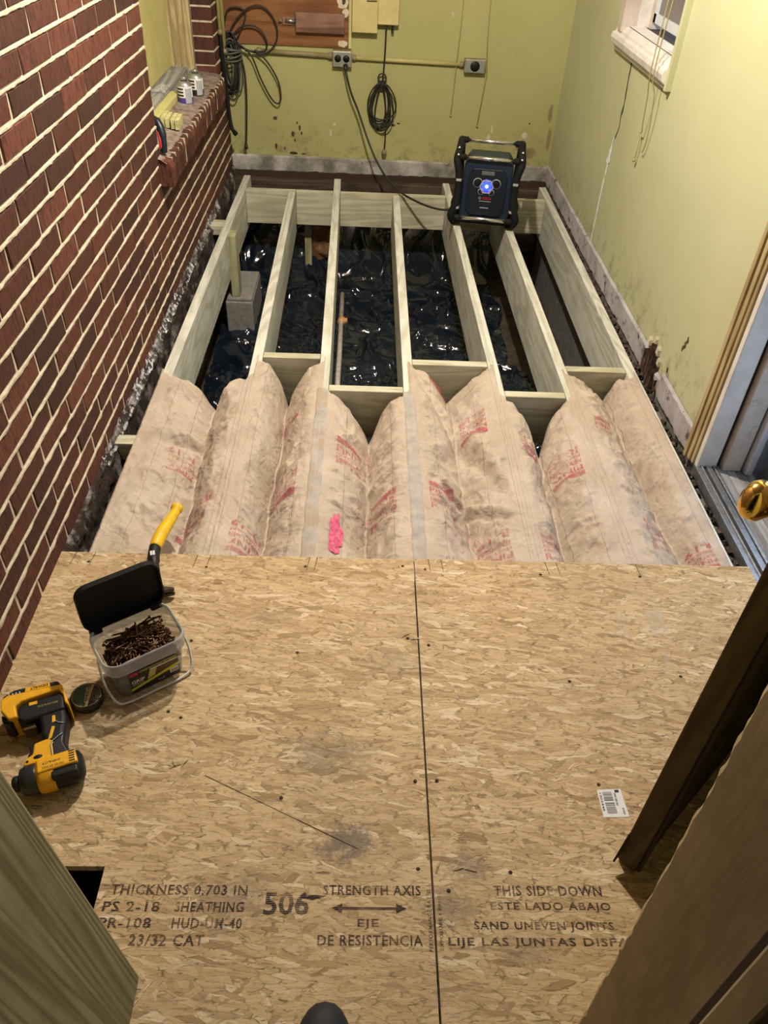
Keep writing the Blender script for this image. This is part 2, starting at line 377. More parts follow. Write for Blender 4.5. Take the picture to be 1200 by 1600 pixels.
def mat_ink(name, col, amt, sc=120, stripes=False, thr=(.38, .55), src='Object'):
    m, nt, b = nmat(name); v = mapping(nt, src=src); n = noi(nt, v, sc, 4, .7); n2 = noi(nt, v, sc * .12, 3)
    a = math_(nt, 'MULTIPLY', ramp(nt, n.outputs[0], [(thr[0], 0.), (thr[1], 1.)]), amt)
    a = math_(nt, 'MULTIPLY', a, ramp(nt, n2.outputs[0], [(.3, .35), (.6, 1.)]))
    if stripes:
        sep = nd(nt, 'ShaderNodeSeparateXYZ'); L(nt, v, sep.inputs[0])
        st = math_(nt, 'SINE', math_(nt, 'MULTIPLY', sep.outputs[1], 2 * math.pi / .0034))
        a = math_(nt, 'MULTIPLY', a, ramp(nt, st, [(.0, .45), (.35, 1.)]))
    b.inputs['Base Color'].default_value = (*col, 1); b.inputs['Roughness'].default_value = .8; b.inputs['Specular IOR Level'].default_value = .1
    L(nt, a, b.inputs['Alpha']); return m
M_['ink'] = mat_ink('stamp_ink', (.025, .02, .03), 1.0, 160, True, (.24, .40))
M_['redink'] = mat_ink('kraft_red_print', (.58, .09, .13), .58, 90, False, (.28, .52))
M_['black'] = plain('black_plastic', (.006, .006, .0065), .5, spec=.25)
M_['rubber'] = plain('black_rubber', (.007, .007, .008), .7, spec=.3, bmp=.3, sc=120)
M_['cable'] = plain('black_cable', (.018, .017, .016), .5)
M_['cable_grey'] = plain('grey_green_cable', (.10, .105, .085), .5)
M_['chrome'] = plain('silver_tube', (.85, .86, .88), .22, 1, var=.03)
M_['navy'] = plain('navy_plastic', (.012, .026, .055), .4)
M_['navy_dark'] = plain('dark_navy_plastic', (.007, .012, .024), .4)
M_['lcd'] = plain('lcd_grey', (.13, .15, .14), .3)
M_['led'] = plain('blue_led', (.02, .05, .6), .3, emit=(.03, .06, 1.0), es=2.6)
M_['led_core'] = plain('blue_white_led', (.3, .6, .9), .3, emit=(.35, .7, 1.0), es=9)
M_['led_ring'] = plain('blue_lit_ring', (.02, .03, .3), .3, emit=(.02, .03, .9), es=1.2)
M_['silver_pl'] = plain('silver_plastic', (.40, .42, .45), .4)
M_['red_pl'] = plain('red_print', (.5, .02, .03), .5)
M_['white_pl'] = plain('white_print', (.75, .75, .75), .5)
M_['yellow'] = plain('tool_yellow', (.82, .42, .012), .42, bmp=.08)
M_['yellow_h'] = plain('handle_yellow', (.85, .52, .012), .42, bmp=.1)
M_['toolblack'] = plain('tool_black', (.008, .0085, .010), .5, spec=.35)
M_['toolgrey'] = plain('tool_charcoal', (.022, .024, .027), .4)
M_['steel'] = plain('dark_steel', (.10, .085, .07), .35, .9)
M_['brass'] = plain('polished_brass', (.86, .58, .16), .12, 1, var=.05, sc=25, bmp=.03)
M_['bronze'] = plain('bronze_screw', (.12, .062, .032), .38, .75, var=.4, sc=200)
M_['paper_w'] = plain('white_sticker', (.80, .80, .80), .5, var=.04)
M_['label_y'] = plain('label_lime', (.62, .64, .03), .45, var=.05)
M_['label_b'] = plain('label_black', (.02, .018, .018), .4, var=.05)
M_['label_br'] = plain('label_maroon', (.10, .035, .025), .4, var=.05)
M_['tin_green'] = plain('tin_green', (.035, .075, .03), .35, .2)
M_['tin_gold'] = plain('tin_gold', (.48, .36, .10), .35, .4)
M_['tin_text'] = plain('tin_pale_print', (.5, .52, .4), .4)
M_['purple'] = plain('purple_label', (.10, .05, .30), .45)
M_['box_beige'] = plain('beige_box', (.60, .49, .22), .5, sc=12)
M_['conduit_y'] = plain('painted_conduit', (.50, .44, .17), .5, sc=20)
M_['conduit_b'] = plain('grimy_conduit', (.27, .22, .11), .5, sc=20, var=.3)
M_['plate_grey'] = plain('grey_plate', (.33, .34, .30), .4, .4)
M_['string'] = plain('tan_string', (.40, .33, .13), .9)
M_['copper'] = plain('orange_fitting', (.55, .28, .12), .5)
M_['pvc'] = plain('dirty_pale_pipe', (.45, .40, .36), .5, var=.35)
M_['shoe'] = plain('black_shoe_mesh', (.012, .014, .018), .7, bmp=.5, sc=180)
M_['sole'] = plain('black_shoe_sole', (.018, .020, .024), .6)
M_['lampglass'] = plain('lit_globe', (.9, .85, .75), .4, emit=(1, .85, .62), es=6)
def mat_translucent(nm, op):
    m, nt, b = nmat(nm); out = nt.nodes['Material Output']
    b.inputs['Base Color'].default_value = (.72, .74, .76, 1); b.inputs['Roughness'].default_value = .25
    tr = nd(nt, 'ShaderNodeBsdfTransparent'); tr.inputs[0].default_value = (.86, .88, .90, 1)
    n = noi(nt, mapping(nt), 30, 3)
    mx = nd(nt, 'ShaderNodeMixShader'); L(nt, ramp(nt, n.outputs[0], [(.3, op - .05), (.7, op + .05)]), mx.inputs[0])
    L(nt, tr.outputs[0], mx.inputs[1]); L(nt, b.outputs[0], mx.inputs[2]); L(nt, mx.outputs[0], out.inputs[0]); return m
M_['tub'] = mat_translucent('clear_bucket_plastic', .17); M_['tubrim'] = mat_translucent('milky_bucket_rim', .40)
def mat_glass(name, dirty, tint=(.9, .95, 1), dcol=(.3, .3, .3)):
    m, nt, b = nmat(name); out = nt.nodes['Material Output']
    b.inputs['Base Color'].default_value = (*dcol, 1); b.inputs['Roughness'].default_value = .1
    tr = nd(nt, 'ShaderNodeBsdfTransparent'); tr.inputs[0].default_value = (*tint, 1)
    n = noi(nt, mapping(nt), 8, 5, .7)
    mx = nd(nt, 'ShaderNodeMixShader'); L(nt, ramp(nt, n.outputs[0], [(.3, max(0, dirty - .1)), (.7, min(1, dirty + .1))]), mx.inputs[0])
    L(nt, tr.outputs[0], mx.inputs[1]); L(nt, b.outputs[0], mx.inputs[2]); L(nt, mx.outputs[0], out.inputs[0]); return m
M_['glass'] = mat_glass('storm_glass', .12)
M_['dirtyglass'] = mat_glass('dirty_window_glass', .80, (.6, .6, .62), (.20, .19, .19))
M_['wrap'] = mat_glass('clear_plastic_wrap', .35, (.95, .95, .95), (.7, .7, .7))

# ================================================================== the room shell
XL, XR, YB, YF = -.78, 1.10, 4.835, .365
ZJ, ZO = -.009, .009                    # joist tops, subfloor top
def struct(o, label=None): return tag(o, label, None, None, 'structure')
def in_view(p, m=40):
    d = Vector(p) - Vector((0, 0, H)); zc = d.dot(Vector(FWD))
    if zc < .05: return False
    u = 600 + 1202 * d.dot(Vector(RIGHT)) / zc; v = 800 + 1202 * d.dot(Vector(DOWN)) / zc
    return -m < u < 1200 + m and -m < v < 1600 + m

# --- left brick wall: recessed mortar core, every brick a piece
mb = MB()
mb.box(-1.03, XL - .003, YF, 3.117, -.005, 2.3).box(-1.03, XL - .003, 3.117, 4.534, -.005, .48)
mb.box(-.885, XL - .003, 4.534, YB, -.005, 2.3).box(-1.03, -.885, 4.56, YB, -.005, 2.3).box(-1.03, XL - .003, 3.117, 4.534, 2.0, 2.3)
wall_left = struct(mb.build('wall_left', M_['mortar']), 'dark red brick wall with cream mortar joints along the room')
def brick_mesh(ly, lz, lx=.03, seed=0, ch=.003):
    r = random.Random(seed); j = lambda a: r.uniform(-a, a)
    y, z = ly / 2, lz / 2; vs = []
    for x, e in ((-lx, 0), (-ch, 0), (0, ch)):
        for sy, sz in ((-1, -1), (1, -1), (1, 1), (-1, 1)):
            vs.append((x + (j(.0012) if x == 0 else 0), sy * (y - e) + j(.0014), sz * (z - e) + j(.0012)))
    fs = [(8, 9, 10, 11)]
    for a in (0, 4):
        for k in range(4): fs.append((a + k, a + (k + 1) % 4, a + 4 + (k + 1) % 4, a + 4 + k))
    me = bpy.data.meshes.new('brick'); me.from_pydata(vs, [], fs); me.update(); me.materials.append(M_['brick']); return me
BL, BH, CH, CL = .203, .0545, .0647, .213
bm_std = [brick_mesh(BL, BH, seed=k) for k in range(6)]
bm_pier = [brick_mesh(BL, BH, lx=.102, seed=20 + k) for k in range(3)]
bm_pier_h = [brick_mesh(BL, BH, lx=.102, seed=30 + k) for k in range(3)]
far = MB(); nb = 0
for k in range(-18, 18):
    zt = 1.099 - CH * k; zc = zt - CH / 2
    if zc > 2.29 or zc < 0: continue
    segs = [(YF, 3.117), (4.53, YB)] if .517 < zc < 2.0 else [(YF, 3.075), (4.53, YB)] if .44 < zc < .517 else [(YF, YB)]
    off = 2.199 if k % 2 == 0 else 2.303
    for s0, s1 in segs:
        if s0 == 4.53: cuts = [(4.53, 4.628), (4.638, YB)] if k % 2 == 0 else [(4.53, 4.733), (4.743, YB)]
        else:
            n0 = math.floor((s0 - off) / CL); cuts = []
            while off + n0 * CL < s1: cuts.append((max(off + n0 * CL, s0), min(off + n0 * CL + BL, s1))); n0 += 1
        for a, b in cuts:
            if b - a < .02: continue
            c = (XL, (a + b) / 2, zc); pier = abs(a - 4.53) < 1e-6
            if any(in_view((XL, yy, zc + dz)) for yy in (a, c[1], b) for dz in (-.03, .03)):
                me = random.choice(bm_pier if pier else bm_std)
                o = obj('brick', me, None, wall_left); o.location = (XL + random.uniform(-.001, .0012), c[1], zc + random.uniform(-.0012, .0012))
                o.scale = (1, (b - a) / BL, 1); o.rotation_euler = (random.uniform(-.004, .004), 0, random.uniform(-.004, .004)); nb += 1
            else:
                far.box(XL - .03, XL, a, b, zc - BH / 2, zc + BH / 2)
tag(far.build('brick_field', M_['brick'], wall_left), kind='stuff')
# smeared mortar lips along the bed joints (flash pressed out of the joints)
def lip_strip(z, y0, y1, seed):
    mbx = MB(); n = int((y1 - y0) / .012); vs = []; fs = []
    for i in range(n + 1):
        y = y0 + (y1 - y0) * i / n
        hh = .0047 + .0035 * N3(y * 9, seed) + .0045 * N3(y * 60, seed + 5); dd = .003 + .0035 * (N3(y * 25, seed + 9) + .3)
        hh = max(.003, hh); dd = max(.001, dd)
        vs += [(XL - .006, y, z + hh), (XL - .002 + dd, y, z + hh * .4), (XL - .002 + dd, y, z - hh * .5), (XL - .006, y, z - hh - .002)]
        if i:
            b = 4 * i
            fs += [(b - 4 + q, b + q, b + q + 1, b - 3 + q) for q in range(3)]
    mbx.add(vs, fs, False); return mbx
for k in range(-1, 18):
    z = 1.099 - CH * k
    for s0, s1 in ([(YF, 3.117), (4.535, YB)] if z > .53 else [(YF, 3.07), (4.535, YB)] if z > .44 else [(YF, YB)]):
        if z > -.01: lip_strip(z, s0, s1, k * 3.3).build('mortar_joint', M_['mortar'], wall_left)
# rowlock sill bricks under the boarded window
bm_sill = []
for k in range(3):
    mbs = MB(); r = random.Random(50 + k); w = .0545
    zz = [r.uniform(-.004, .003) for _ in range(4)]
    poly = [(-.90, .44), (-.735 + r.uniform(-.004, .004), .44), (-.732 + zz[0], .51), (-.742, .537 + zz[1]), (-.80, .545 + zz[2]), (-.90, .556 + zz[3])]
    mbs.prism(poly, -w / 2, w / 2, 'y'); me = mbs.mesh('sill_brick'); me.materials.append(M_['brick']); bm_sill.append(me)
y = 3.075 + .028
while y < 4.50:
    o = obj('sill_brick', random.choice(bm_sill), None, wall_left); o.location = (random.uniform(-.004, .003), y, random.uniform(-.003, .002)); bev(o, .003)
    y += .0645
mb = MB(); mb.grid(lambda u, v: (-.905 + .158 * u, 3.07 + 1.45 * v, .557 - .016 * u - .012 * max(0, u - .85) / .15 + .004 * N3(u * 9, v * 60) + .003 * abs(math.sin(v * 1.45 * math.pi / .0645))), 14, 150)
mb.build('sill_dust', M_['silltop'], wall_left)
mb = MB()
for i in range(1, 23):
    yy = 3.075 - .003 + .0645 * i
    mb.box(-.89, -.738, yy - .004, yy + .003, .445, .535)
mb.build('sill_mortar', M_['mortar'], wall_left)
# crumbling footing of the brick wall
def ledge(u, v):
    y = .9 + 3.93 * v
    prof = [(-.792, .012), (-.772, .004), (-.764, -.03), (-.760, -.09), (-.758, -.2), (-.775, -.36), (-.79, -.55)]
    t = u * (len(prof) - 1); i = min(int(t), len(prof) - 2); f = t - i
    x = prof[i][0] * (1 - f) + prof[i + 1][0] * f; z = prof[i][1] * (1 - f) + prof[i + 1][1] * f
    a = .012 * min(1, u * 4) if y > 1.5 else .001
    return (min(-.722, x + a * (N3(y * 14, u * 9) + .7 * N3(y * 40, u * 22))), y, z + a * .8 * N3(y * 22, u * 7, 4))
mb = MB(); mb.grid(ledge, 26, 330); mb.build('crumbling_footing', M_['efflor'], wall_left)

# white crust along the brick foot
def crust(u, v):
    y = 1.9 + 2.3 * v; w = .020 + .014 * N3(y * 7, 2) + .012 * N3(y * 33, 5)
    z = .022 - .034 * u + (.5 - u) * 2 * max(0, w - .02)
    return (XL + .0025 + .016 * u * u + .004 * N3(y * 60, u * 8) + .003 * N3(y * 25, u * 3, 7), y, z)
mb = MB(); mb.grid(crust, 8, 260); mb.build('white_crust', mat_ink('efflorescence_white', (.85, .86, .92), .9, 38, False, (.47, .62)), wall_left)
# --- boarded window in the brick wall
window_2 = struct(empty('window_2', (-.95, 3.8, .56)), 'boarded window opening in the brick wall with yellow panel'); 
def wpart(name, *a, mat, b=.0015):
    o = boxo(name, *a, M_[mat], None, b); o.parent = window_2; o.matrix_parent_inverse = Matrix.Translation((.95, -3.8, -.56)); return o
wpart('panel', -1.0, -.975, 3.12, 4.40, .60, 2.0, mat='yellow_trim')
wpart('frame_stile', -1.0, -.962, 4.385, 4.44, .60, 2.0, mat='casing')
wpart('frame_stile', -1.0, -.940, 4.44, 4.475, .58, 2.0, mat='casing')
wpart('frame_stile', -1.0, -.915, 4.475, 4.505, .57, 2.0, mat='casing')
wpart('frame_stile', -1.0, -.886, 4.505, 4.528, .56, 2.0, mat='casing')
wpart('wooden_sill', -1.0, -.90, 3.12, 4.385, .565, .598, mat='greywood')
wpart('sill_nosing', -.90, -.858, 3.12, 3.95, .556, .583, mat='yellow_trim')

# --- back wall
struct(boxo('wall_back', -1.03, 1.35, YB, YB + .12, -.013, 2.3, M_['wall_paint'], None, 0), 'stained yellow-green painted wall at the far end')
mb = MB(); n = 90; vs = []; fs = []
for i in range(n + 1):
    x = -.79 + 1.885 * i / n; zb = -.013 + .006 * N3(x * 12, 3) + .005 * N3(x * 40, 8); zt = .070 + .002 * N3(x * 9, 1)
    vs += [(x, YB - .016, zb), (x, YB - .018, zt - .006), (x, YB - .012, zt), (x, YB, zt), (x, YB, zb)]
    if i: fs += [(5 * (i - 1) + q, 5 * i + q, 5 * i + (q + 1) % 5, 5 * (i - 1) + (q + 1) % 5) for q in range(5)]
mb.add(vs, fs); struct(mb.build('baseboard_back', M_['baseboard']), 'peeling grey and white baseboard under the yellow-green wall')
struct(boxo('foundation_front', -1.03, 1.26, .26, .36, -.62, -.012, M_['concrete'], None, 0), 'dark foundation under the doorway')
struct(boxo('foundation_back', -1.0, 1.35, YB - .03, YB + .12, -.62, -.0135, M_['darkgap'], None, 0), 'foundation wall under the far end, coloured dark as a shaded gap')  # coloured near black so the gap under the baseboard looks shaded
sb = boxo('sill_beam', -.79, 1.1, 4.745, YB - .031, -.22, -.045, M_['oldwood'], None, .004); tag(sb, 'old dark sill beam in the gap under the baseboard', 'beam')
vp = struct(empty('trim_1', (0, 4.8, -.4)), 'dark vertical boards on the foundation behind the joists')
for i in range(9):
    o = boxo('board', -.7 + .2 * i, -.507 + .2 * i, 4.785, 4.803, -.60, -.225, M_['oldwood'], None, .003); o.parent = vp; o.matrix_parent_inverse = T(0, -4.8, .4)

# --- right wall with window and door openings
DY0, DY1, WY0, WY1 = 1.20, 1.985, 3.115, 3.80
mb = MB()
def rw(y0, y1, z0, z1): mb.box(XR, XR + .14, y0, y1, z0, z1)
rw(YF - .12, DY0, -.01, 2.3); rw(DY0, DY1, 2.03, 2.3); rw(DY1, WY0, -.01, 2.3); rw(WY0, WY1, -.01, .93); rw(WY0, WY1, 1.9, 2.3); rw(WY1, YB + .12, -.01, 2.3)
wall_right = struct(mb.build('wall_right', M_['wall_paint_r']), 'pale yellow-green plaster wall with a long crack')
struct(boxo('foundation_right', XR, XR + .16, YF, YB + .12, -.62, -.012, M_['concrete'], None, 0), 'dark foundation under the pale green wall')
struct(boxo('foundation_left', -1.03, -.79, YF, YB, -.62, -.006, M_['concrete'], None, 0), 'dark foundation under the brick wall')
# crack and its white filler
def ribbon(name, pts, mat, proud=.0012):
    mbr = MB(); vs = []; fs = []
    for i, (y, z, w) in enumerate(pts):
        vs += [(XR - proud, y - w, z), (XR - proud, y + w, z)]
        if i: fs.append((2 * i - 2, 2 * i - 1, 2 * i + 1, 2 * i))
    mbr.add(vs, fs); o = mbr.build(name, M_[mat], wall_right)
    md = o.modifiers.new('solid', 'SOLIDIFY'); md.thickness = .002; md.offset = 0; return o
def jag(path, w0, w1, n, seed):
    out = []; P = spline([(p[0], p[1], 0) for p in path], 8)
    for i, p in enumerate(P):
        t = i / (len(P) - 1); a = w0 if t < .12 or t > .9 else w1
        out.append((p.x + .005 * N3(p.y * 40, seed), p.y, max(.001, a * (.7 + 1.2 * N3(p.y * 28, seed + 3)))))
    return out
ribbon('crack', jag([(3.625, .885), (3.627, .811), (3.618, .75), (3.607, .682), (3.612, .63), (3.602, .596)], .0015, .006, 8, 2), 'crack')
ribbon('crack', jag([(3.602, .60), (3.615, .57), (3.63, .545)], .001, .004, 8, 5), 'crack')
ribbon('crack_filler', jag([(3.635, .55), (3.647, .526), (3.648, .47), (3.65, .40), (3.654, .308), (3.65, .20), (3.646, .071)], .006, .010, 8, 7), 'filler', .0025)
ribbon('crack_filler', jag([(3.65, .50), (3.65, .46), (3.655, .43)], .004, .016, 4, 9), 'filler', .003)
# peeling foot of the right wall
mb = MB(); n = 260; vs = []; fs = []
for i in range(n + 1):
    y = 2.05 + 2.78 * i / n; gap = 1 if 2.42 < y < 2.60 else 0
    zt = .082 + .004 * N3(y * 6, 1) - gap * .03; zb = -.012 + .014 * max(0, N3(y * 17, 4)) + .010 * max(0, N3(y * 50, 6)) + gap * .01
    d = .010 + .004 * N3(y * 20, 2)
    vs += [(XR - d, y, zb), (XR - d - .001, y, zt - .008), (XR - .002, y, zt), (XR, y, zb)]
    if i: fs += [(4 * (i - 1) + q, 4 * i + q, 4 * i + q + 1, 4 * (i - 1) + q + 1) for q in range(3)]
mb.add(vs, fs); struct(mb.build('baseboard_right', M_['baseboard_r']), 'peeling lilac-grey strip along the foot of the pale green wall')
# rotten torn hole at the foot of the wall
mb = MB()
for i in range(26):
    y = 2.41 + .18 * random.random(); z0 = -.02 + .03 * random.random(); hgt = .03 + .10 * random.random() * (1 - abs(y - 2.53) / .13)
    mb.prism([(y, z0), (y + .008 + .01 * random.random(), z0), (y + .006 + .02 * (random.random() - .5), z0 + hgt)], XR - .012 - .018 * random.random(), XR - .002, 'x')
mb.build('rotten_splinters', M_['rot'], wall_right)
for (y, z, s) in ((2.50, .10, .022), (2.545, .125, .016), (2.60, .09, .02), (2.47, .075, .018)):
    mb = MB(); mb.prism([(y, z), (y + s, z + s * .3), (y + s * .6, z + s * 1.7), (y + s * .1, z + s)], XR - .012, XR + .001, 'x'); mb.build('torn_plaster', M_['plaster'], wall_right)
# stains and chips
for (y, z, s) in ((2.33, .24, .010), (2.34, .22, .006), (2.32, .26, .007), (2.40, .10, .006)):
    mb = MB(); mb.prism([(y + s * math.cos(a) * random.uniform(.5, 1.2), z + 1.6 * s * math.sin(a) * random.uniform(.5, 1.3)) for a in [q * .7 for q in range(9)]], XR - .0015, XR, 'x'); mb.build('wall_chip', M_['rot'], wall_right)
# rubble in the slot between wall and last joist
mb = MB()
for i in range(260):
    y = random.uniform(1.5, 4.7); x = random.uniform(1.066, 1.097); s = random.uniform(.004, .012)
    mb.box(-s, s, -s, s, -s * .6, s * .6, M=T(x, y, -.05 + random.uniform(0, .02)) @ R(random.random() * 3, 'Z') @ R(random.random(), 'X'))
tag(mb.build('rubble', M_['soil']), 'crumbs of rubble in the slot beside the last joist', 'rubble', kind='stuff')
struct(boxo('ledge_right', 1.063, XR, 1.45, YB, -.25, -.052, M_['concrete'], None, 0), 'dark ledge in the slot beside the last joist')

# --- window in the right wall
window_1 = struct(empty('window_1', (XR, 3.45, .9)), 'white framed window in the pale green wall')
PI_ = T(-XR, -3.45, -.9)
def w1(mbx, name, mat, b=.002):
    o = mbx.build(name, M_[mat], None, b); o.parent = window_1; o.matrix_parent_inverse = PI_; return o
prof = [(1.10, .845), (1.082, .848), (1.078, .862), (1.064, .872), (1.058, .895), (1.062, .912), (1.072, .916), (1.075, .928), (1.084, .932), (1.090, .942), (1.110, .946), (1.16, .950), (1.16, .845)]
mbx = MB(); ys = (3.105, 3.86); vs = [(x, yy - (1.10 - x) * (1 if q else 0) * -0.6, z) for q, yy in enumerate(ys) for x, z in prof]
n = len(prof); mbx.add(vs, [tuple(range(n)), tuple(range(n, 2 * n))[::-1]] + [(i, n + i, n + (i + 1) % n, (i + 1) % n) for i in range(n)]); w1(mbx, 'sill_moulding', 'white_trim')
w1(MB().box(1.076, 1.24, 3.088, 3.107, .845, 1.92), 'side_casing', 'wall_paint_r')
w1(MB().box(1.066, 1.24, 3.78, 3.835, .925, 1.92), 'far_jamb', 'pink_trim')
w1(MB().box(1.13, 1.24, 3.765, 3.782, .945, 1.92), 'stop_bead', 'white_trim')
w1(MB().box(1.175, 1.24, 3.735, 3.765, .945, 1.92), 'stop_bead', 'pink_trim')
w1(MB().box(1.10, 1.26, 3.107, 3.80, .925, .945), 'stool_board', 'darkgap')
w1(MB().box(1.10, 1.24, 3.107, 3.835, 1.90, 1.92), 'head_jamb', 'white_trim')
for (x, z0, nm) in ((1.18, .97, 'sash'), (1.215, 1.00, 'storm_sash')):
    mbx = MB(); mbx.box(x, x + .022, 3.107, 3.74, z0, z0 + .035).box(x, x + .022, 3.705, 3.74, z0, 1.9).box(x, x + .022, 3.107, 3.135, z0, 1.9).box(x, x + .022, 3.107, 3.74, 1.42, 1.455)
    w1(mbx, nm, 'storm_light')
    w1(MB().box(x + .009, x + .013, 3.13, 3.71, z0 + .03, 1.9), 'pane', 'dirtyglass', 0)
# blind cords hanging below the window
def cord(pts, name, label, r=.0022):
    t = empty(name, pts[-1], 0, label, 'cord', 'blind cords below the window')
    o = MB().tube(spline(pts, 6), r, 6).build('string', M_['string'], t); o.matrix_parent_inverse = T(*[-c for c in pts[-1]])
    return t
c1 = cord([(1.045, 3.18, 1.18), (1.043, 3.19, .90), (1.060, 3.21, .80), (1.075, 3.235, .70), (1.082, 3.245, .668), (1.084, 3.275, .662), (1.085, 3.262, .648), (1.086, 3.258, .60), (1.086, 3.268, .565)], 'blind_cord', 'tan blind cord with a round end knob below the window')
o = MB().lathe([(.001, -.008), (.006, -.005), (.007, 0), (.005, .006), (.001, .008)], 10, T(1.086, 3.268, .56)).build('knob', M_['string'], c1); o.matrix_parent_inverse = T(*[-c for c in c1.location])
cord([(1.045, 3.13, 1.18), (1.043, 3.15, .90), (1.065, 3.155, .82), (1.08, 3.165, .72), (1.086, 3.18, .64), (1.087, 3.20, .608), (1.087, 3.215, .612)], 'blind_cord', 'tan blind cord ending in a bare hook below the window')

# --- exterior doorway in the right wall
trim = struct(empty('trim_2', (XR, DY1, 0)), 'worn door casing and jamb beside the threshold')
PT = T(-XR, -DY1, 0)
def tp(name, x0, x1, y0, y1, z0, z1, mat, b=.002):
    o = boxo(name, x0, x1, y0, y1, z0, z1, M_[mat], None, b); o.parent = trim; o.matrix_parent_inverse = PT; return o
tp('casing_outer_band', 1.076, 1.10, 2.027, 2.046, -.005, 2.06, 'casing')
tp('casing_middle_band', 1.082, 1.10, 2.004, 2.027, -.005, 2.06, 'casing', .004)
tp('casing_inner_band', 1.088, 1.10, 1.987, 2.004, -.005, 2.06, 'casing', .003)
tp('jamb', 1.094, 1.158, 1.962, 1.987, .0, 2.03, 'white_trim', .004)
tp('jamb_groove', 1.150, 1.185, 1.972, 1.99, .0, 2.03, 'darkgap', 0)
tp('door_stop', 1.170, 1.232, 1.945, 1.985, .0, 2.03, 'pink_trim', .004)
tp('brick_mould', 1.238, 1.262, 1.925, 1.985, .0, 2.03, 'storm_light', .004)
tp('jamb', 1.094, 1.26, DY0 - .0, DY0 + .025, .0, 2.03, 'pink_trim', .003)
tp('head_jamb', 1.094, 1.26, DY0, DY1, 2.005, 2.03, 'pink_trim', .003)
thr = struct(empty('trim_3', (1.17, 1.6, 0)), 'scratched aluminium and grey wood door threshold')
def th(name, x0, x1, z0, z1, mat, b=.0015, y0=DY0 - .05, y1=DY1 - .005):
    o = boxo(name, x0, x1, y0, y1, z0, z1, M_[mat], None, b); o.parent = thr; o.matrix_parent_inverse = T(-1.17, -1.6, 0); return o
th('metal_strip', 1.090, 1.106, -.03, .004, 'alum')
th('metal_ridge', 1.106, 1.110, -.03, .010, 'alum')
th('rubber_seal', 1.110, 1.122, -.03, .002, 'alum_dark')
th('metal_strip', 1.122, 1.140, -.03, .008, 'alum')
th('rubber_seal', 1.140, 1.144, -.03, .002, 'alum_dark')
th('metal_lip', 1.144, 1.156, -.03, .010, 'alum', .003)
for i in range(4): th('sill_board', 1.157 + .030 * i, 1.185 + .030 * i, -.03, .002 - .003 * i, 'greywood', .002)
sd = struct(empty('door_2', (1.30, 1.6, 0)), 'closed storm door with a grey frame outside the threshold')
def sp_(name, x0, x1, y0, y1, z0, z1, mat, b=.003):
    o = boxo(name, x0, x1, y0, y1, z0, z1, M_[mat], None, b); o.parent = sd; o.matrix_parent_inverse = T(-1.30, -1.6, 0); return o
sp_('stile', 1.285, 1.315, 1.90, 1.985, -.03, 2.03, 'storm_dark'); sp_('stile', 1.285, 1.315, 1.2, 1.28, -.03, 2.03, 'storm_dark')
sp_('glazing_bead', 1.278, 1.30, 1.885, 1.90, .15, 1.95, 'storm_light', .002)
sp_('kick_plate', 1.285, 1.315, 1.28, 1.90, -.03, .16, 'storm_dark'); sp_('top_rail', 1.285, 1.315, 1.28, 1.90, 1.95, 2.03, 'storm_dark')
sp_('pane', 1.298, 1.302, 1.28, 1.90, .16, 1.95, 'glass', 0)
struct(boxo('patio', 1.32, 7, -3, 8, -.2, -.14, M_['patio'], None, 0), 'pale concrete outside the doorway')

# --- open interior door leaf, seen almost edge on
dvec = Vector((.733, .68, 0)).normalized(); ang = math.atan2(dvec.y, dvec.x)
door = struct(empty('door_1', (.533, .669, .012), ang), 'open brown wooden door seen almost edge on with brass knob'); door.rotation_euler = (0, math.radians(-1.3), ang)
DW = .745
boxo('latch_stile', 0, .11, -.019, .019, 0, 2.0, M_['doorwood'], door, .003)
boxo('hinge_stile', DW - .11, DW, -.019, .019, 0, 2.0, M_['doorwood'], door, .003)
for z0, z1 in ((0, .22), (.80, .95), (1.86, 2.0)): boxo('rail', .11, DW - .11, -.018, .018, z0, z1, M_['doorwood'], door, .002)
for z0, z1 in ((.22, .80), (.95, 1.86)):
    boxo('panel', .11, DW - .11, -.008, .008, z0, z1, M_['doorwood'], door, 0)
boxo('weather_strip', .006, .018, -.026, -.019, 0, 2.0, M_['darkgap'], door, .002)
boxo('weather_strip', .024, .034, -.024, -.019, 0, 2.0, M_['doorwood'], door, .002)
MB().prism([(-.002, .10), (.003, .10), (.001, .03), (-.022, .02)], .016, .0195, 'y').build('veneer_splinter', M_['darkgap'], door)
kn = MB().lathe([(.0, 0), (.030, .0), (.031, .004), (.024, .008), (.013, .012), (.012, .030), (.016, .034), (.024, .040), (.0275, .050), (.0265, .060), (.020, .068), (.009, .071), (.009, .069), (.0, .069)], 32, T(.052, .019, .846) @ R(-math.pi / 2, 'X') @ Matrix.Scale(1.0, 4), cap=False).build('knob', M_['brass'], door); kn['label'] = 'polished brass door knob'
MB().lathe([(.0, .0), (.007, 0), (.006, .003), (0, .003)], 12, T(.052, .0885, .846) @ R(-math.pi / 2, 'X'), cap=False).build('keyhole', M_['darkgap'], kn)
kn2 = MB().lathe([(.0, 0), (.030, .0), (.031, .004), (.024, .008), (.013, .012), (.012, .030), (.024, .040), (.0275, .050), (.020, .066), (.0, .069)], 24, T(.063, -.019, .843) @ R(math.pi / 2, 'X'), cap=False).build('knob', M_['brass'], door)

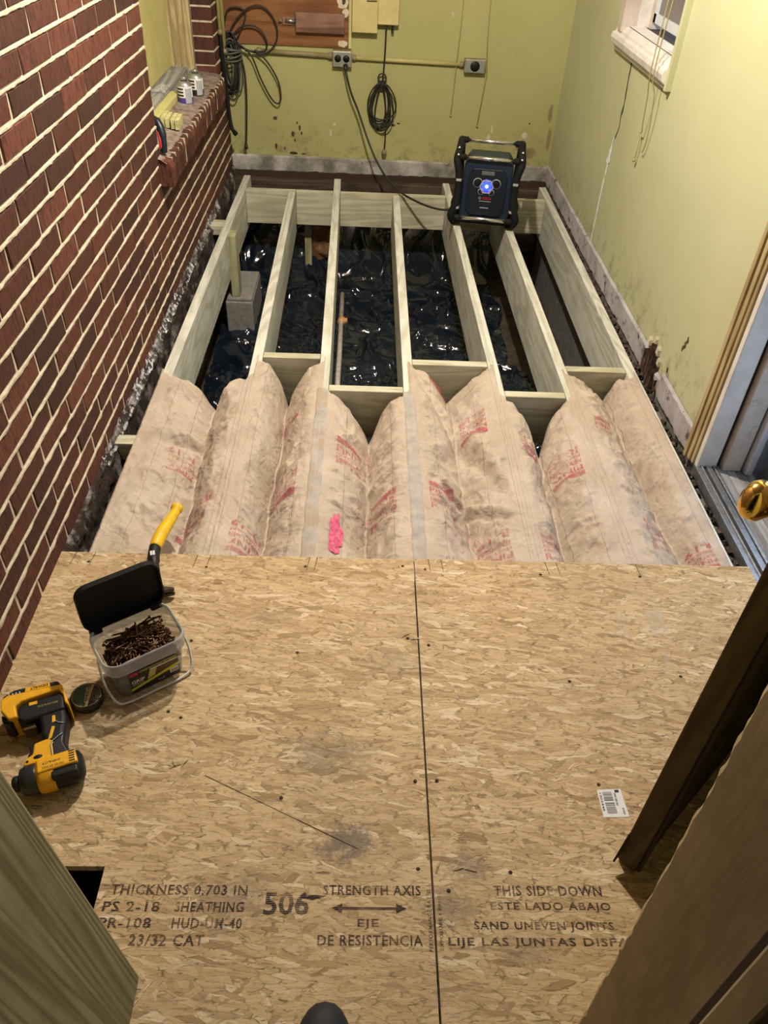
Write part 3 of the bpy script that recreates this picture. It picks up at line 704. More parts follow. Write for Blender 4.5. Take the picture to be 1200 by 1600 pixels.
# --- doorway wall beside the camera
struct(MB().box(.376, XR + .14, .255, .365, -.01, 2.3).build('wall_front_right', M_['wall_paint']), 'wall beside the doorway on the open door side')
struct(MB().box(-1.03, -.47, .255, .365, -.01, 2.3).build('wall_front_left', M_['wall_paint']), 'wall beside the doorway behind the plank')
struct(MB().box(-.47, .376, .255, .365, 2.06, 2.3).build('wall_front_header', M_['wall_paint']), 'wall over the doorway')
mb = MB(); n = 160; vs = []; fs = []
for i in range(n + 1):
    z = -.009 + 2.06 * i / n; e = .005 * N3(z * 30, 3) + .004 * N3(z * 90, 6); c = .003 * N3(z * 20, 9)
    vs += [(.358, .10, z), (.358, .368 + e, z), (.364, .377 + e + c, z), (.376, .381 + c, z), (.376, .10, z)]
    if i: fs += [(5 * (i - 1) + q, 5 * (i - 1) + (q + 1) % 5, 5 * i + (q + 1) % 5, 5 * i + q) for q in range(5)]
mb.add(vs, fs + [(0, 1, 2, 3, 4), tuple(5 * n + q for q in range(5))[::-1]])
tj = struct(mb.build('trim_4', M_['jambwood']), 'chipped beige door jamb right beside the open door'); tj.rotation_euler = (0, math.radians(-1.6), 0)
MB().box(.342, .358, .19, .225, -.009, 2.05).build('door_stop', M_['jambwood'], tj, .004)
MB().box(.350, .358, .225, .238, -.009, 2.05).build('stop_groove', M_['darkgap'], tj, .002)
tl = boxo('trim_5', -.47, -.452, .1, .381, -.009, 2.06, M_['jambwood'], None, .003); struct(tl, 'door jamb behind the leaning treated plank')
# hall behind the camera
mb = MB(); mb.box(-1.1, -1.03, -1.6, .255, -.02, 2.3); struct(mb.build('wall_hall_left', M_['hall']))
mb = MB(); mb.box(1.24, 1.3, -1.6, .255, -.02, 2.3); struct(mb.build('wall_hall_right', M_['hall']))
mb = MB(); mb.box(-1.1, 1.3, -1.66, -1.6, -.02, 2.3); struct(mb.build('wall_hall_end', M_['hall']))
struct(boxo('floor_hall', -1.1, 1.3, -1.6, -.03, -.03, ZO, M_['hall'], None, 0), 'dark hall floor behind the doorway')
struct(boxo('ceiling', -1.1, 1.3, -1.66, YB + .12, 2.3, 2.36, M_['ceil'], None, 0), 'ceiling over the room')
# ceiling lamp (above the frame)
lt = empty('ceiling_light', (LAMP_POS[0], LAMP_POS[1], 2.3), 0, 'round ceiling light with a bare lit globe', 'lamp')
MB().lathe([(.0, 0), (.07, 0), (.07, -.015), (.03, -.03), (.022, -.06), (.0, -.06)], 24, cap=False).build('base', M_['white_pl'], lt)
ld = bpy.data.lights.new('bulb', 'POINT'); ld.energy = LAMP_W; ld.color = LAMP_COL; ld.shadow_soft_size = .035
lo = bpy.data.objects.new('bulb', ld); COL.objects.link(lo); lo.parent = lt; lo.location = (0, 0, LAMP_POS[2] - 2.3)

# ================================================================== under the floor
mb = MB(); mb.grid(lambda u, v: (-.85 + 2.0 * u, .4 + 4.45 * v, -.575 + .02 * N3(u * 14, v * 30) + .012 * N3(u * 50, v * 100)), 80, 160)
struct(mb.build('ground', M_['soil']), 'bare brown soil under the joists')
def poly_z(x, y):
    wx = x + .06 * N3(x * 5, y * 5, 3); wy = y + .06 * N3(x * 5, y * 5, 8)
    z = -.545 + .016 * N3(x * 2.1 + 2, y * 1.7, 1) + .012 * N3(x * 6, y * 5, 4)
    def fold(v, th, hgt): 
        t = max(0, (v - th) / (1 - th)); return hgt * t * t * (3 - 2 * t)
    z += fold(ridged(wx * 3.0 + wy * 1.6, wy * 2.2 - wx, 5), .80, .026) + fold(ridged(wx * 5.2 - wy * 3.4, wy * 4.4 + wx * 2, 9), .80, .020) + fold(ridged(wx * 9, wy * 8 + wx * 5, 2), .80, .010)
    k = max(0, 1 - abs(y - 2.95) / .55)
    if k: z += k * (fold(ridged(wx * 7.5 + 4, wy * 6 - wx * 3, 13), .62, .034) + fold(ridged(wx * 13 - wy * 4, wy * 12, 17), .6, .014))
    if y > 4.35: z += .30 * ((y - 4.35) / .42) ** 2
    return z
def poly_fn(u, v):
    y = .42 + 1.78 * (v / .1) if v < .1 else 2.2 + 2.56 * (v - .1) / .9
    xr = .875 - .06 * N3(y * 3, 7) - (.09 if y > 3.5 else 0)
    x = -.75 + (xr + .75) * u
    return (x, y, poly_z(x, y))
mb = MB(); mb.grid(poly_fn, 200, 360)
o = mb.build('vapor_barrier', M_['poly']); tag(o, 'crumpled black plastic sheet spread under the joists', 'plastic sheet')
# joists
JX = [(-.694, -.684), (-.385, -.400), (-.128, -.150), (.181, .182), (.510, .487), (.771, .760), (1.040, 1.054)]
JN = ['treated joist running closest beside the brick wall', 'treated joist second from the brick wall', 'treated joist third from the brick wall, its far end under the baseboard', 'treated joist in the middle of the floor, in line with the board seam', 'treated joist under the cord side of the radio', 'treated joist second from the pale green wall', 'treated joist closest beside the pale green wall']
def jx(i, y):
    a, b = JX[i]; return a + (b - a) * (y - 2.53) / (4.3 - 2.53) if y > 2.53 else a
for i in range(7):
    y1 = 4.70 if i in (0, 2, 4, 6) else 4.448
    mb = MB(); vs = []
    for y in (.5, 2.53, y1):
        x = jx(i, y)
        vs += [(x - .019, y, ZJ - .225), (x + .019, y, ZJ - .225), (x + .019, y, ZJ), (x - .019, y, ZJ)]
    fs = [(0, 1, 2, 3), (8, 11, 10, 9)] + [(4 * s + q, 4 * s + 4 + q, 4 * s + 4 + (q + 1) % 4, 4 * s + (q + 1) % 4) for s in (0, 1) for q in range(4)]
    mb.add(vs, fs); o = mb.build('floor_joist', M_['lumber'], None, .002); tag(o, JN[i], 'joist', 'floor joists')
bays = ['against the brick wall', 'second from the brick wall', 'third from the brick wall', 'left of the radio cord end', 'under the radio', 'against the pale green wall']
YBK = [None, 2.617, 2.395, 2.598, 2.391, 2.586]
bl = ['', 'short cross block second bay from the brick wall, beside the open plastic', 'short cross block third bay from the brick wall, below the pipe', 'short cross block ending the folded paper, third bay from the pale green wall', 'short cross block with its brown face bare, second bay from the pale green wall', 'short cross block in the bay against the pale green wall']
for i in range(6):
    if YBK[i]:
        y = YBK[i]; o = boxo('cross_block', jx(i, y) + .0205, jx(i + 1, y) - .0205, y - .019, y + .019, ZJ - .205, ZJ - .002, M_['lumber_x'], None, .002)
        tag(o, bl[i], 'blocking', 'cross blocks between the joists')
    a = jx(i, 4.46) + .0205; b = jx(i + 1, 4.46) - .0205
    if i % 2 == 0: b += .0395 if i < 5 else 0
    else: a += .0005
    if i % 2 == 1: b -= .0
    y = 4.47
    o = boxo('end_block', a, b, y - .019, y + .019, ZJ - .185, ZJ, M_['lumber_x'], None, .002)
    tag(o, 'end board across the far joist ends, bay ' + bays[i], 'blocking', 'end boards across the far joist ends')
# packers between wall and first joist
tag(boxo('packer_block', -.775, jx(0, 3.95) - .0205, 3.90, 3.99, ZJ - .05, ZJ - .004, M_['lumber_x'], None, .002), 'wood packer wedged behind the far end of the first joist', 'wood block')
tag(boxo('packer_block', -.775, jx(0, 2.0) - .0205, 2.01, 2.06, ZJ - .06, ZJ + .003, M_['lumber_x'], None, .002), 'wood packer wedged between brick wall and paper insulation', 'wood block')
# concrete block and post
cb = empty('concrete_block', (-.63, 3.93, -.525), 0, 'grey concrete block on the plastic under the first joist', 'concrete block')
MB().box(-.075, .065, -.17, .20, .0, .17).build('block', M_['cmu'], cb, .005)
boxo('cap', -.065, .062, -.16, .19, .171, .186, M_['cmu'], cb, .004)
boxo('support_post', -.672, -.632, 3.79, 3.875, -.337, -.02, M_['lumber_z'], None, .002); tag(bpy.data.objects['support_post'], 'short upright wood post standing on the concrete block', 'post')
tag(boxo('wood_stake', -.345, -.305, 4.55, 4.585, -.50, -.20, M_['lumber_z'], None, .002), 'short upright stake in the dark beyond the second joist', 'post')
# scrap of insulation hanging at the back
mb = MB(); mb.grid(lambda u, v: (lambda a, b, r: (-.255 + r * .085 * math.cos(a) * math.cos(b), 4.62 + r * .05 * math.sin(a) * math.cos(b), -.36 + r * .12 * math.sin(b)))(u * 2 * math.pi, (v - .5) * 3.1, 1 + .5 * N3(u * 9, v * 9, 2)), 24, 16)
tag(mb.build('insulation_scrap', mat_patchy('brown_insulation_scrap', [(.35, (.12, .05, .02)), (.55, (.34, .17, .07)), (.75, (.55, .42, .30))], 16, bs=1, bd=.01)), 'tattered brown insulation scrap in the dark beside the third joist', 'insulation scrap')
# pipe along the third joist
pp = empty('water_pipe', (-.088, 3.3, -.30), 0, 'dirty pale pipe with an orange fitting beside the third joist', 'pipe')
o = MB().tube([(-.095, 2.45, -.33), (-.094, 3.2, -.33), (-.10, 3.85, -.33)], .012, 12).build('pipe', M_['pvc'], pp); o.matrix_parent_inverse = T(.088, -3.3, .30)
o = MB().tube([(-.094, 3.52, -.33), (-.094, 3.56, -.33)], .02, 12).tube([(-.094, 3.54, -.33), (-.065, 3.54, -.325)], .014, 10).build('fitting', M_['copper'], pp); o.matrix_parent_inverse = T(.088, -3.3, .30)

# ================================================================== insulation batts
PI = math.pi
CR = [(-.505, -.525), (-.272, -.262), (.030, .042), (.352, .335), (.618, .640), (.955, .925)]      # crease x near / far
DEP = [.105, .125, .115, .105, .115, .095]
YE = [2.47, 2.59, 2.37, 2.575, 2.365, 2.56]
NOTCH = [.05, .09, .09, .05, .19, .05]
def paper(b, x, y):
    xl, xr = jx(b, y), jx(b + 1, y)
    t = (y - 1.45) / 1.1; c = CR[b][0] + (CR[b][1] - CR[b][0]) * t + .010 * N3(y * 4, b * 7.) + .004 * N3(y * 17, b)
    if x < c: s = max(0, (x - xl - .020) / (c - xl - .020))
    else: s = max(0, (xr - x - .020) / (xr - c - .020))
    s = min(1, s)
    D = DEP[b] * (1 + .18 * N3(y * 3.1, b * 3.)) * (.55 + .45 * min(1, max(0, (y - 1.40) / .30)))
    hd = max(0, min(1, (y - (YE[b] - .30)) / .30)); D *= 1 + (.35, .5, .7, .3, .9, .3)[b] * hd * hd
    z = ZJ + .002 - D * (s ** 2.3 if b not in (3,) else s ** 1.9)
    k = min(1, s * 2.6) * min(1, max(.12, (y - 1.46) * 6))
    sgn = 1 if x < c else -1
    d1 = (x * sgn) * 9 + y * 5; d2 = (x * sgn) * 5 - y * 11
    wq = .03 * N3(x * 6, y * 6, b * 2.)
    r1 = max(0, ridged(d1 * .55 + wq * 9, d2 * .42, b * 5.) - .35); r2 = max(0, ridged(x * 17 + y * 7 * sgn, y * 11 - x * 7 * sgn, b * 2.) - .45); r3 = max(0, ridged(x * 9, y * 26 + x * 9 * sgn, b * 4. + 2) - .5)
    w = .028 * r1 + .012 * r2 + .012 * r3 - .013 + .0035 * N3(x * 45, y * 38, b) + .010 * N3(x * 8, y * 5, b * 3.)
    w += folds(b, x, y)
    z += k * w + .0012 * N3(x * 40, y * 20, b) * (1 - k)
    if b == 3:            # big diagonal fold
        q = (x - .20) * .93 - (2.55 - y) * .34; z += -.022 * math.exp(-(q / .018) ** 2) * min(1, s * 2) + .014 * math.exp(-((q - .035) / .022) ** 2) * min(1, s * 2)
        q2 = (y - 1.86) + (x - .30) * .9; z += (.016 * math.exp(-((q2 - .02) / .02) ** 2) - .018 * math.exp(-((q2 + .012) / .014) ** 2)) * min(1, s * 2) * (1 if x > .27 else .2)
    if b == 0:
        q = (y - 2.10) - (x + .6) * .35; z += (.013 * math.exp(-((q) / .018) ** 2) - .014 * math.exp(-((q + .03) / .015) ** 2)) * min(1, s * 2)
    if y < 1.52: z = min(z, ZJ - .0006 + .0022 * max(0, (y - 1.496) / .024) - .0 * s)
    return z
FOLDS = []
rf = random.Random(21)
for b in range(6):
    xa, xb = jx(b, 2), jx(b + 1, 2); L_ = []
    for k in range(46):
        x0 = rf.uniform(xa + .02, xb - .02); y0 = rf.uniform(1.50, YE[b]); side = 1 if x0 < CR[b][0] else -1
        th = rf.gauss(0, .5) + side * -.55 + (PI / 2 if rf.random() < .25 else 0); ln = rf.uniform(.03, .10)
        L_.append((x0, y0, math.cos(th), math.sin(th), ln, rf.choice((1, 1, -1)) * rf.uniform(.005, .0125), rf.uniform(.007, .013)))
    FOLDS.append(L_)
def folds(b, x, y):
    z = 0
    for x0, y0, c, s_, ln, hgt, w in FOLDS[b]:
        dx, dy = x - x0, y - y0
        if abs(dx) > .12 or abs(dy) > .12: continue
        t = (dx * c + dy * s_) / ln
        if abs(t) < 1:
            d = abs(-dx * s_ + dy * c + .012 * t * t) / w
            if d < 4: z += hgt * (1 - t * t) * math.exp(-d)
    return z
blab = ['paper-faced insulation batt in the bay against the brick wall', 'paper-faced insulation batt in the second bay from the brick wall', 'paper-faced insulation batt with a torn pink patch', 'paper-faced insulation batt with a deep diagonal fold', 'paper-faced insulation batt ending at the bare brown cross block', 'paper-faced insulation batt in the bay against the pale green wall']
BAT = []
for b in range(6):
    root = empty('insulation_batt', ((jx(b, 2) + jx(b + 1, 2)) / 2, 2.0, -.12), 0, blab[b], 'insulation batt', 'paper-faced insulation batts between the joists'); BAT.append(root)
    PI2 = T(-root.location.x, -2.0, .12)
    nx, ny = 70, 240
    def fn(u, v, b=b):
        y0 = 1.43
        # spread the columns, end line V-notched at the crease
        xa = jx(b, 2.5) + (.0006 if b else -.0225); xb = jx(b + 1, 2.5) + (.010 if b == 5 else -.0006); x = xa + (xb - xa) * u
        cc = CR[b][1]; s = (x - xa) / (cc - xa) if x < cc else (xb - x) / (xb - cc)
        s = max(0, s); ye = YE[b] + (.012 if s < .14 else 0) - NOTCH[b] * s ** 2.2 + .012 * N3(x * 30, b * 9.) * min(1, s * 5) - (0.0 if b else .03 * max(0, N3(x * 12, 4)))
        y = y0 + (ye - y0) * v
        z = paper(b, x, y)
        e = max(0, (v - .955) / .045)          # curled, drooping lip
        z -= e * e * .035 * min(1, s * 3); z += .010 * e * N3(x * 45, y * 20, 3)
        return (x, y, z)
    mb = MB(); mb.grid(fn, nx, ny); o = mb.build('paper_facing', M_['kraft'], root); o.matrix_parent_inverse = PI2
    md = o.modifiers.new('solid', 'SOLIDIFY'); md.thickness = .0012; md.offset = -1
    # fibre body below
    xa, xb = jx(b, 2) + .024, jx(b + 1, 2) - .024; y0, y1 = 1.30, YE[b] - NOTCH[b] - .12
    mb = MB(); mb.grid(lambda u, v: (xa + (xb - xa) * u, y0 + (y1 - y0) * v, min(-.10 - .02 * math.sin(u * math.pi), paper(b, xa + (xb - xa) * u, max(1.45, y0 + (y1 - y0) * v)) - .02)), 12, 40)
    me = mb.mesh('f'); bmx = bmesh.new(); bmx.from_mesh(me); r = bmesh.ops.extrude_face_region(bmx, geom=bmx.faces[:])
    for v in r['geom']:
        if isinstance(v, bmesh.types.BMVert): v.co.z = -.215
    bmx.to_mesh(me); bmx.free(); o = obj('fibre_fill', me, M_['fibre'], root); o.matrix_parent_inverse = PI2
def conform(me, b, cx, cy, rot, lift=.003):
    me.transform(T(cx, cy, 0) @ R(rot, 'Z'))
    bm = bmesh.new(); bm.from_mesh(me)
    xs = [v.co.x for v in bm.verts]; ys = [v.co.y for v in bm.verts]
    for ax, lo, hi in ((0, min(xs), max(xs)), (1, min(ys), max(ys))):
        t = lo + .007
        while t < hi:
            co = (t, 0, 0) if ax == 0 else (0, t, 0); no = (1, 0, 0) if ax == 0 else (0, 1, 0)
            bmesh.ops.bisect_plane(bm, geom=bm.verts[:] + bm.edges[:] + bm.faces[:], plane_co=co, plane_no=no); t += .008
    for v in bm.verts:
        y = max(1.44, v.co.y); v.co.z = paper(b, v.co.x, y) + lift
    bm.to_mesh(me); bm.free(); return me
def rect_mesh(w, h):
    me = bpy.data.meshes.new('r'); me.from_pydata([(0, 0, 0), (w, 0, 0), (w, h, 0), (0, h, 0)], [], [(0, 1, 2, 3)]); me.update(); return me
def print_block(b, x, y, rot, scale=1.0, lines=('PINK', 'NEXT GEN', 'FIBERGLAS', 'R-19'), hs=(.026, .016, .016, .030), w=.082):
    """stack of printed lines; (x, y) is the block's centre"""
    parts = [('rect', .022)] + [(t, h) for t, h in zip(lines, hs)]
    tot = sum(h for _, h in parts) + .008 * (len(parts) - 1); yy = tot / 2
    c, s = math.cos(rot), math.sin(rot)
    for t, h in parts:
        yy -= h; lx, ly = -w / 2, yy
        gx, gy = x + (c * lx - s * ly) * scale, y + (s * lx + c * ly) * scale
        me = rect_mesh(w * scale, h * scale) if t == 'rect' else text_mesh(t, w * scale, h * scale, 1.0, .02)
        conform(me, b, gx, gy, rot)
        for v in me.vertices: pass
        o = obj('printed_text' if t != 'rect' else 'printed_block', me, M_['redink'], BAT[b]); o.matrix_parent_inverse = T(-BAT[b].location.x, -2.0, .12)
        yy -= .008
PI = math.pi
print_block(0, -.565, 1.98, PI + .1, .9); print_block(0, -.475, 1.72, PI - .1, 1.0); print_block(0, -.56, 1.50, PI, .8, ('R-19',), (.03,))
print_block(1, -.225, 1.86, PI, .95); print_block(1, -.315, 1.60, PI, .95); print_block(1, -.24, 2.27, PI, .8, ('PINK',), (.026,))
print_block(2, -.025, 2.02, 0, 1.0); print_block(2, .085, 1.78, 0, .9); print_block(2, .01, 1.50, 0, .8, ('PINK',), (.026,))
print_block(3, .265, 1.80, 0, 1.0); print_block(3, .40, 1.58, PI, 1.05); print_block(3, .40, 2.22, PI, 1.0); print_block(3, .30, 2.49, 0, .9, ('PINK', 'NEXT'), (.026, .016))
print_block(4, .685, 2.00, PI, 1.05); print_block(4, .565, 1.58, 0, .8); print_block(4, .575, 2.10, PI, .8)
print_block(5, .895, 1.66, 0, .9); print_block(5, .855, 2.22, 0, .8, ('PINK', 'NEXT'), (.026, .016)); print_block(5, .99, 1.56, PI, .7)
# torn pink patch in batt 2
mb = MB(); 
def patch(u, v):
    r = math.sqrt(u); a = v * 2 * PI; rr = r * (1 + .5 * N3(math.cos(a) * 2.2, math.sin(a) * 2.2, 3))
    x = -.055 + .020 * rr * math.cos(a); y = 1.62 + .085 * rr * math.sin(a)
    return (x, y, paper(2, x, y) + .004 * (1 - r) + .003 + .003 * N3(x * 200, y * 200))
mb.grid(patch, 10, 40); o = mb.build('torn_pink_patch', mat_patchy('hot_pink_fibre', [(.3, (.55, .03, .12)), (.6, (.9, .22, .36)), (.8, (.95, .62, .68))], 90, bs=1), BAT[2]); o.matrix_parent_inverse = T(-BAT[2].location.x, -2.0, .12)
# stapled flanges lying over the joists
for i, y1 in ((1, 2.45), (2, 2.38), (3, 2.44), (4, 2.42), (5, 2.40)):
    w0 = .021 if i in (2, 3) else .014
    for sd_ in (-1, 1):
        y1 = min(y1, (YBK[i - 1 if sd_ < 0 else i] or 2.5) - .024)
        mb = MB(); mb.grid(lambda u, v: (jx(i, 2) + sd_ * (.0004 + u * w0 * (1 + .15 * N3(v * 14, i * 3., sd_))), 1.50 + (y1 - 1.50) * v, ZJ + .0045 + .0015 * N3(v * 30, 2, i) - .004 * max(0, u - .84) * 5), 5, 110)
        bb_ = i - 1 if sd_ < 0 else i; bt_ = BAT[bb_]
        o = mb.build('stapling_flange', M_['flange' if i in (2, 3) else 'kraft'], bt_); o.matrix_parent_inverse = T(-bt_.location.x, -2.0, .12)

# ================================================================== OSB subfloor sheets
def slab(name, xs, ys, skip, z0, z1, mat, label):
    bm = bmesh.new(); vv = {}
    for i, x in enumerate(xs):
        for j, y in enumerate(ys): vv[i, j] = bm.verts.new((x, y, z1))
    for i in range(len(xs) - 1):
        for j in range(len(ys) - 1):
            if (i, j) not in skip: bm.faces.new((vv[i, j], vv[i + 1, j], vv[i + 1, j + 1], vv[i, j + 1]))
    for v in [v for v in bm.verts if not v.link_faces]: bm.verts.remove(v)
    r = bmesh.ops.extrude_face_region(bm, geom=bm.faces[:])
    for g in r['geom']:
        if isinstance(g, bmesh.types.BMVert): g.co.z = z0
    bmesh.ops.recalc_face_normals(bm, faces=bm.faces[:])
    me = bpy.data.meshes.new(name); bm.to_mesh(me); bm.free()
    return tag(obj(name, me, mat), label, 'OSB sheet')
osbL = slab('subfloor_sheet', [-.784, -.56, -.449, .1585], [-.02, .382, .555, .66, 1.496], {(1, 2), (0, 0)}, ZJ, ZO, M_['osb'], 'OSB subfloor sheet beside the brick wall, carrying the tools')
osbR = slab('subfloor_sheet', [.1625, .357, 1.0, 1.088], [-.02, .382, 1.499], {(1, 0), (2, 0)}, ZJ, ZO, M_['osb'], 'OSB subfloor sheet with the barcode sticker, beside the open door')
tag(boxo('joint_backing', .14, .20, .48, 1.49, -.03, ZJ - .001, M_['darkgap'], osbL, 0))
ZP = ZO + .0004
def stamp(txt, x0, x1, y, h, par, rot=0, spacing=1.12):
    text_part('stamped_text', txt, x1 - x0, h, M_['ink'], par, T(x0, y, ZP) @ R(rot, 'Z'), spacing, .022)
h = .0185
stamp('THICKNESS 0.703 IN', -.427, -.180, .609, h, osbL); stamp('PS 2-18', -.434, -.333, .5795, h, osbL); stamp('SHEATHING', -.306, -.183, .5795, h, osbL)
stamp('PR-108', -.434, -.343, .5515, h, osbL); stamp('HUD-UM-40', -.306, -.183, .5515, h, osbL); stamp('23/32 CAT', -.375, -.245, .5235, h, osbL)
stamp('506', -.148, -.066, .575, .042, osbL, spacing=1.0)
stamp('STRENGTH AXIS', -.042, .138, .611, h, osbL); stamp('EJE', .022, .060, .5515, h, osbL); stamp('DE RESISTENCIA', -.048, .138, .5245, h, osbL)
MB().add([(-.025, .588, ZP), (-.006, .597, ZP), (-.006, .5905, ZP), (.092, .5905, ZP), (.092, .597, ZP), (.111, .588, ZP), (.092, .579, ZP), (.092, .5855, ZP), (-.006, .5855, ZP), (-.006, .579, ZP)], [tuple(range(10))[::-1]]).build('stamped_arrow', M_['ink'], osbL)
stamp('THIS SIDE DOWN', .274, .476, .612, h, osbR); stamp('ESTE LADO ABAJO', .265, .487, .5825, h, osbR)
stamp('SAND UNEVEN JOINTS', .231, .485, .5485, h, osbR); stamp('LIJE LAS JUNTAS DISPAREJAS', .183, .585, .5215, h, osbR)
stamp('PERFORMANCE RATED', .1560, .262, .516, .0075, osbL, PI / 2); stamp('EXPOSURE 1 PANEL', .1745, .275, .518, .0065, osbR, PI / 2)
# marker blot beside the 506
MB().prism([(-.085, .606), (-.06, .611), (-.035, .609), (-.06, .602)], ZP + .0002, ZP + .0003).build('marker_blot', M_['ink'], osbL)
# scribed line, chalk edge, layout ticks
def strip(name, x0, y0, x1, y1, w, mat, par, z=ZP):
    d = Vector((x1 - x0, y1 - y0, 0)); n_ = Vector((-d.y, d.x, 0)).normalized() * w / 2; a = Vector((x0, y0, z)); c = Vector((x1, y1, z))
    return MB().add([a - n_, c - n_ * .6, c + n_ * .6, a + n_], [(0, 1, 2, 3)]).build(name, mat, par)
strip('scribed_line', -.296, .848, -.10, .755, .0016, M_['darkgap'], osbL); strip('scribed_line', -.10, .755, .022, .697, .002, M_['darkgap'], osbL)
for x in (-.74, -.69, -.42, -.385, -.12, -.10): strip('layout_tick', x, 1.495, x - .006, 1.445, .002, M_['darkgap'], osbL)
for x in (.20, .235, .52, .55, .77): strip('layout_tick', x, 1.497, x + .004, 1.45, .002, M_['darkgap'], osbR)
MB().box(-.78, .158, 1.4962, 1.4972, ZJ + .004, ZO - .001).build('chalk_line', M_['osbedge'], osbL); MB().box(.163, 1.085, 1.4992, 1.5002, ZJ + .004, ZO - .001).build('chalk_line', M_['osbedge'], osbR)
nh = MB().lathe([(0, .0006), (.0035, .0006), (.0042, 0)], 8, cap=False).mesh('nail_head'); nh.materials.append(M_['darkgap'])
for x, y, p in ((.135, 1.22, osbL), (.185, 1.20, osbR), (.137, .84, osbL), (.182, .842, osbR), (.13, 1.47, osbL), (.19, 1.46, osbR), (-.70, 1.46, osbL), (-.39, 1.45, osbL), (-.13, 1.46, osbL), (-.37, .985, osbL), (-.40, 1.0, osbL), (-.135, .80, osbL), (.52, .838, osbR), (.50, 1.45, osbR), (.77, 1.45, osbR), (.51, 1.10, osbR), (.78, 1.12, osbR), (-.385, 1.20, osbL), (-.13, 1.17, osbL), (.135, .66, osbL), (.19, .62, osbR), (.31, .655, osbR)):
    o = obj('nail_head', nh, None, p); o.location = (x, y, ZP); o.scale = (1, random.uniform(.7, 1.2), 1)
# pale sealant smears on the right sheet
msm = mat_ink('pale_smear', (.75, .66, .52), .55, 60, False, (.35, .55))
for (x, y, w, hh) in ((.665, 1.235, .022, .09), (.745, 1.245, .045, .085), (.752, 1.15, .018, .04)):
    MB().add([(x, y, ZP), (x + w, y + .003, ZP), (x + w * 1.1, y + hh, ZP), (x + .004, y + hh * .95, ZP)], [(0, 1, 2, 3)]).build('pale_smear', msm, osbR)
# loose shavings
sh = MB().add([(0, 0, 0), (.012, .002, .004), (.026, 0, .001), (.026, .003, .001), (.012, .005, .005), (0, .003, 0)], [(0, 1, 4, 5), (1, 2, 3, 4)]).mesh('wood_shaving'); sh.materials.append(M_['casing'])
for (x, y, r) in ((.20, .655, .3), (.17, .65, 1.2), (.22, .66, -.2), (-.37, .86, .5), (-.355, .865, 2), (-.345, .862, 1.1), (.14, 1.215, .1), (.12, 1.22, .6)):
    o = obj('wood_shaving', sh); o.location = (x, y, ZO + .0002); o.rotation_euler = (0, 0, r)
    tag(o, 'small curled wood splinter lying loose on the OSB floor', 'splinter', 'loose splinters on the OSB floor')

# ================================================================== things on the subfloor
# --- leaning treated plank
pl = boxo('treated_plank', -.019, .019, -.125, .115, 0, 1.5, M_['plank'], None, .004); pl.location = (-.361, .36, ZO + .002); pl.rotation_euler = (0, math.radians(-4.5), 0)
tag(pl, 'wide greenish treated plank leaning upright beside the doorway', 'plank')
# --- shoe tip of the photographer
sh_ = empty('shoe', (-.034, .294, ZO), 0, 'black sneaker with a rounded toe on the OSB floor', 'shoe')
def shoe_out(k, n=28):
    pts = []
    for i in range(n):
        a = 2 * PI * i / n; c, s = math.cos(a), math.sin(a)
        w = .053 if s > 0 else .038; y = .135 * math.copysign(abs(s) ** .85, s); x = w * math.copysign(abs(c) ** .8, c) + .006 * s
        pts.append((x * k, y * (1 - (1 - k) * .4)))
    return pts
def loft(mbx, secs, caps=True):
    n = len(secs[0]); vs = [p for s_ in secs for p in s_]
    fs = [(a * n + i, a * n + (i + 1) % n, (a + 1) * n + (i + 1) % n, (a + 1) * n + i) for a in range(len(secs) - 1) for i in range(n)]
    return mbx.add(vs, fs + ([tuple(range(n))[::-1], tuple(range((len(secs) - 1) * n, len(secs) * n))] if caps else []), True)
loft(MB(), [[(x, y, z) for x, y in shoe_out(k)] for k, z in ((.97, 0), (1.03, .006), (1.03, .022), (1.0, .026))]).build('sole', M_['sole'], sh_)
def up(k, z, lift): return [(x, y * (1 if y > 0 else 1), z + (lift * max(0, -y / .135))) for x, y in shoe_out(k)]
loft(MB(), [up(.99, .026, 0), up(.97, .040, .01), up(.88, .054, .02), up(.70, .064, .035), up(.45, .070, .04)]).build('upper', M_['shoe'], sh_)
loft(MB(), [[(x, y * .5 - .04, z) for x, y in shoe_out(k)] for k, z in ((.70, .06), (.66, .10), (.62, .101), (.60, .085))]).build('collar', M_['shoe'], sh_)
for i in range(3): MB().tube(spline([(-.022, .02 - .03 * i, .066 + .008 * i), (0, .028 - .03 * i, .074 + .009 * i), (.022, .02 - .03 * i, .066 + .008 * i)], 4), .003, 6).build('lace', M_['toolgrey'], sh_)
# --- barcode sticker
st = empty('barcode_sticker', (.539, .797, ZO), 0, 'white barcode sticker lying on the OSB floor', 'sticker')
Q = [Vector((.513, .826, 0)), Vector((.563, .829, 0)), Vector((.567, .768, 0)), Vector((.514, .766, 0))]
def qp(u, v, z): # u right, v down the sticker
    p = Q[0].lerp(Q[1], u).lerp(Q[3].lerp(Q[2], u), v); return (p.x - .539, p.y - .797, z)
def qrect(name, u0, u1, v0, v1, mat, z, par):
    return MB().add([qp(u0, v1, z), qp(u1, v1, z), qp(u1, v0, z), qp(u0, v0, z)], [(0, 1, 2, 3)]).build(name, mat, par)
mbx = MB(); mbx.add([qp(0, 1, .0002), qp(1, 1, .0002), qp(1, 0, .0002), qp(0, 0, .0002), qp(0, 1, .0008), qp(1, 1, .0008), qp(1, 0, .0008), qp(0, 0, .0008)], [(3, 2, 1, 0), (4, 5, 6, 7), (0, 1, 5, 4), (1, 2, 6, 5), (2, 3, 7, 6), (3, 0, 4, 7)]); mbx.build('paper', M_['paper_w'], st)
rb = random.Random(3); v = .10; bars = MB()
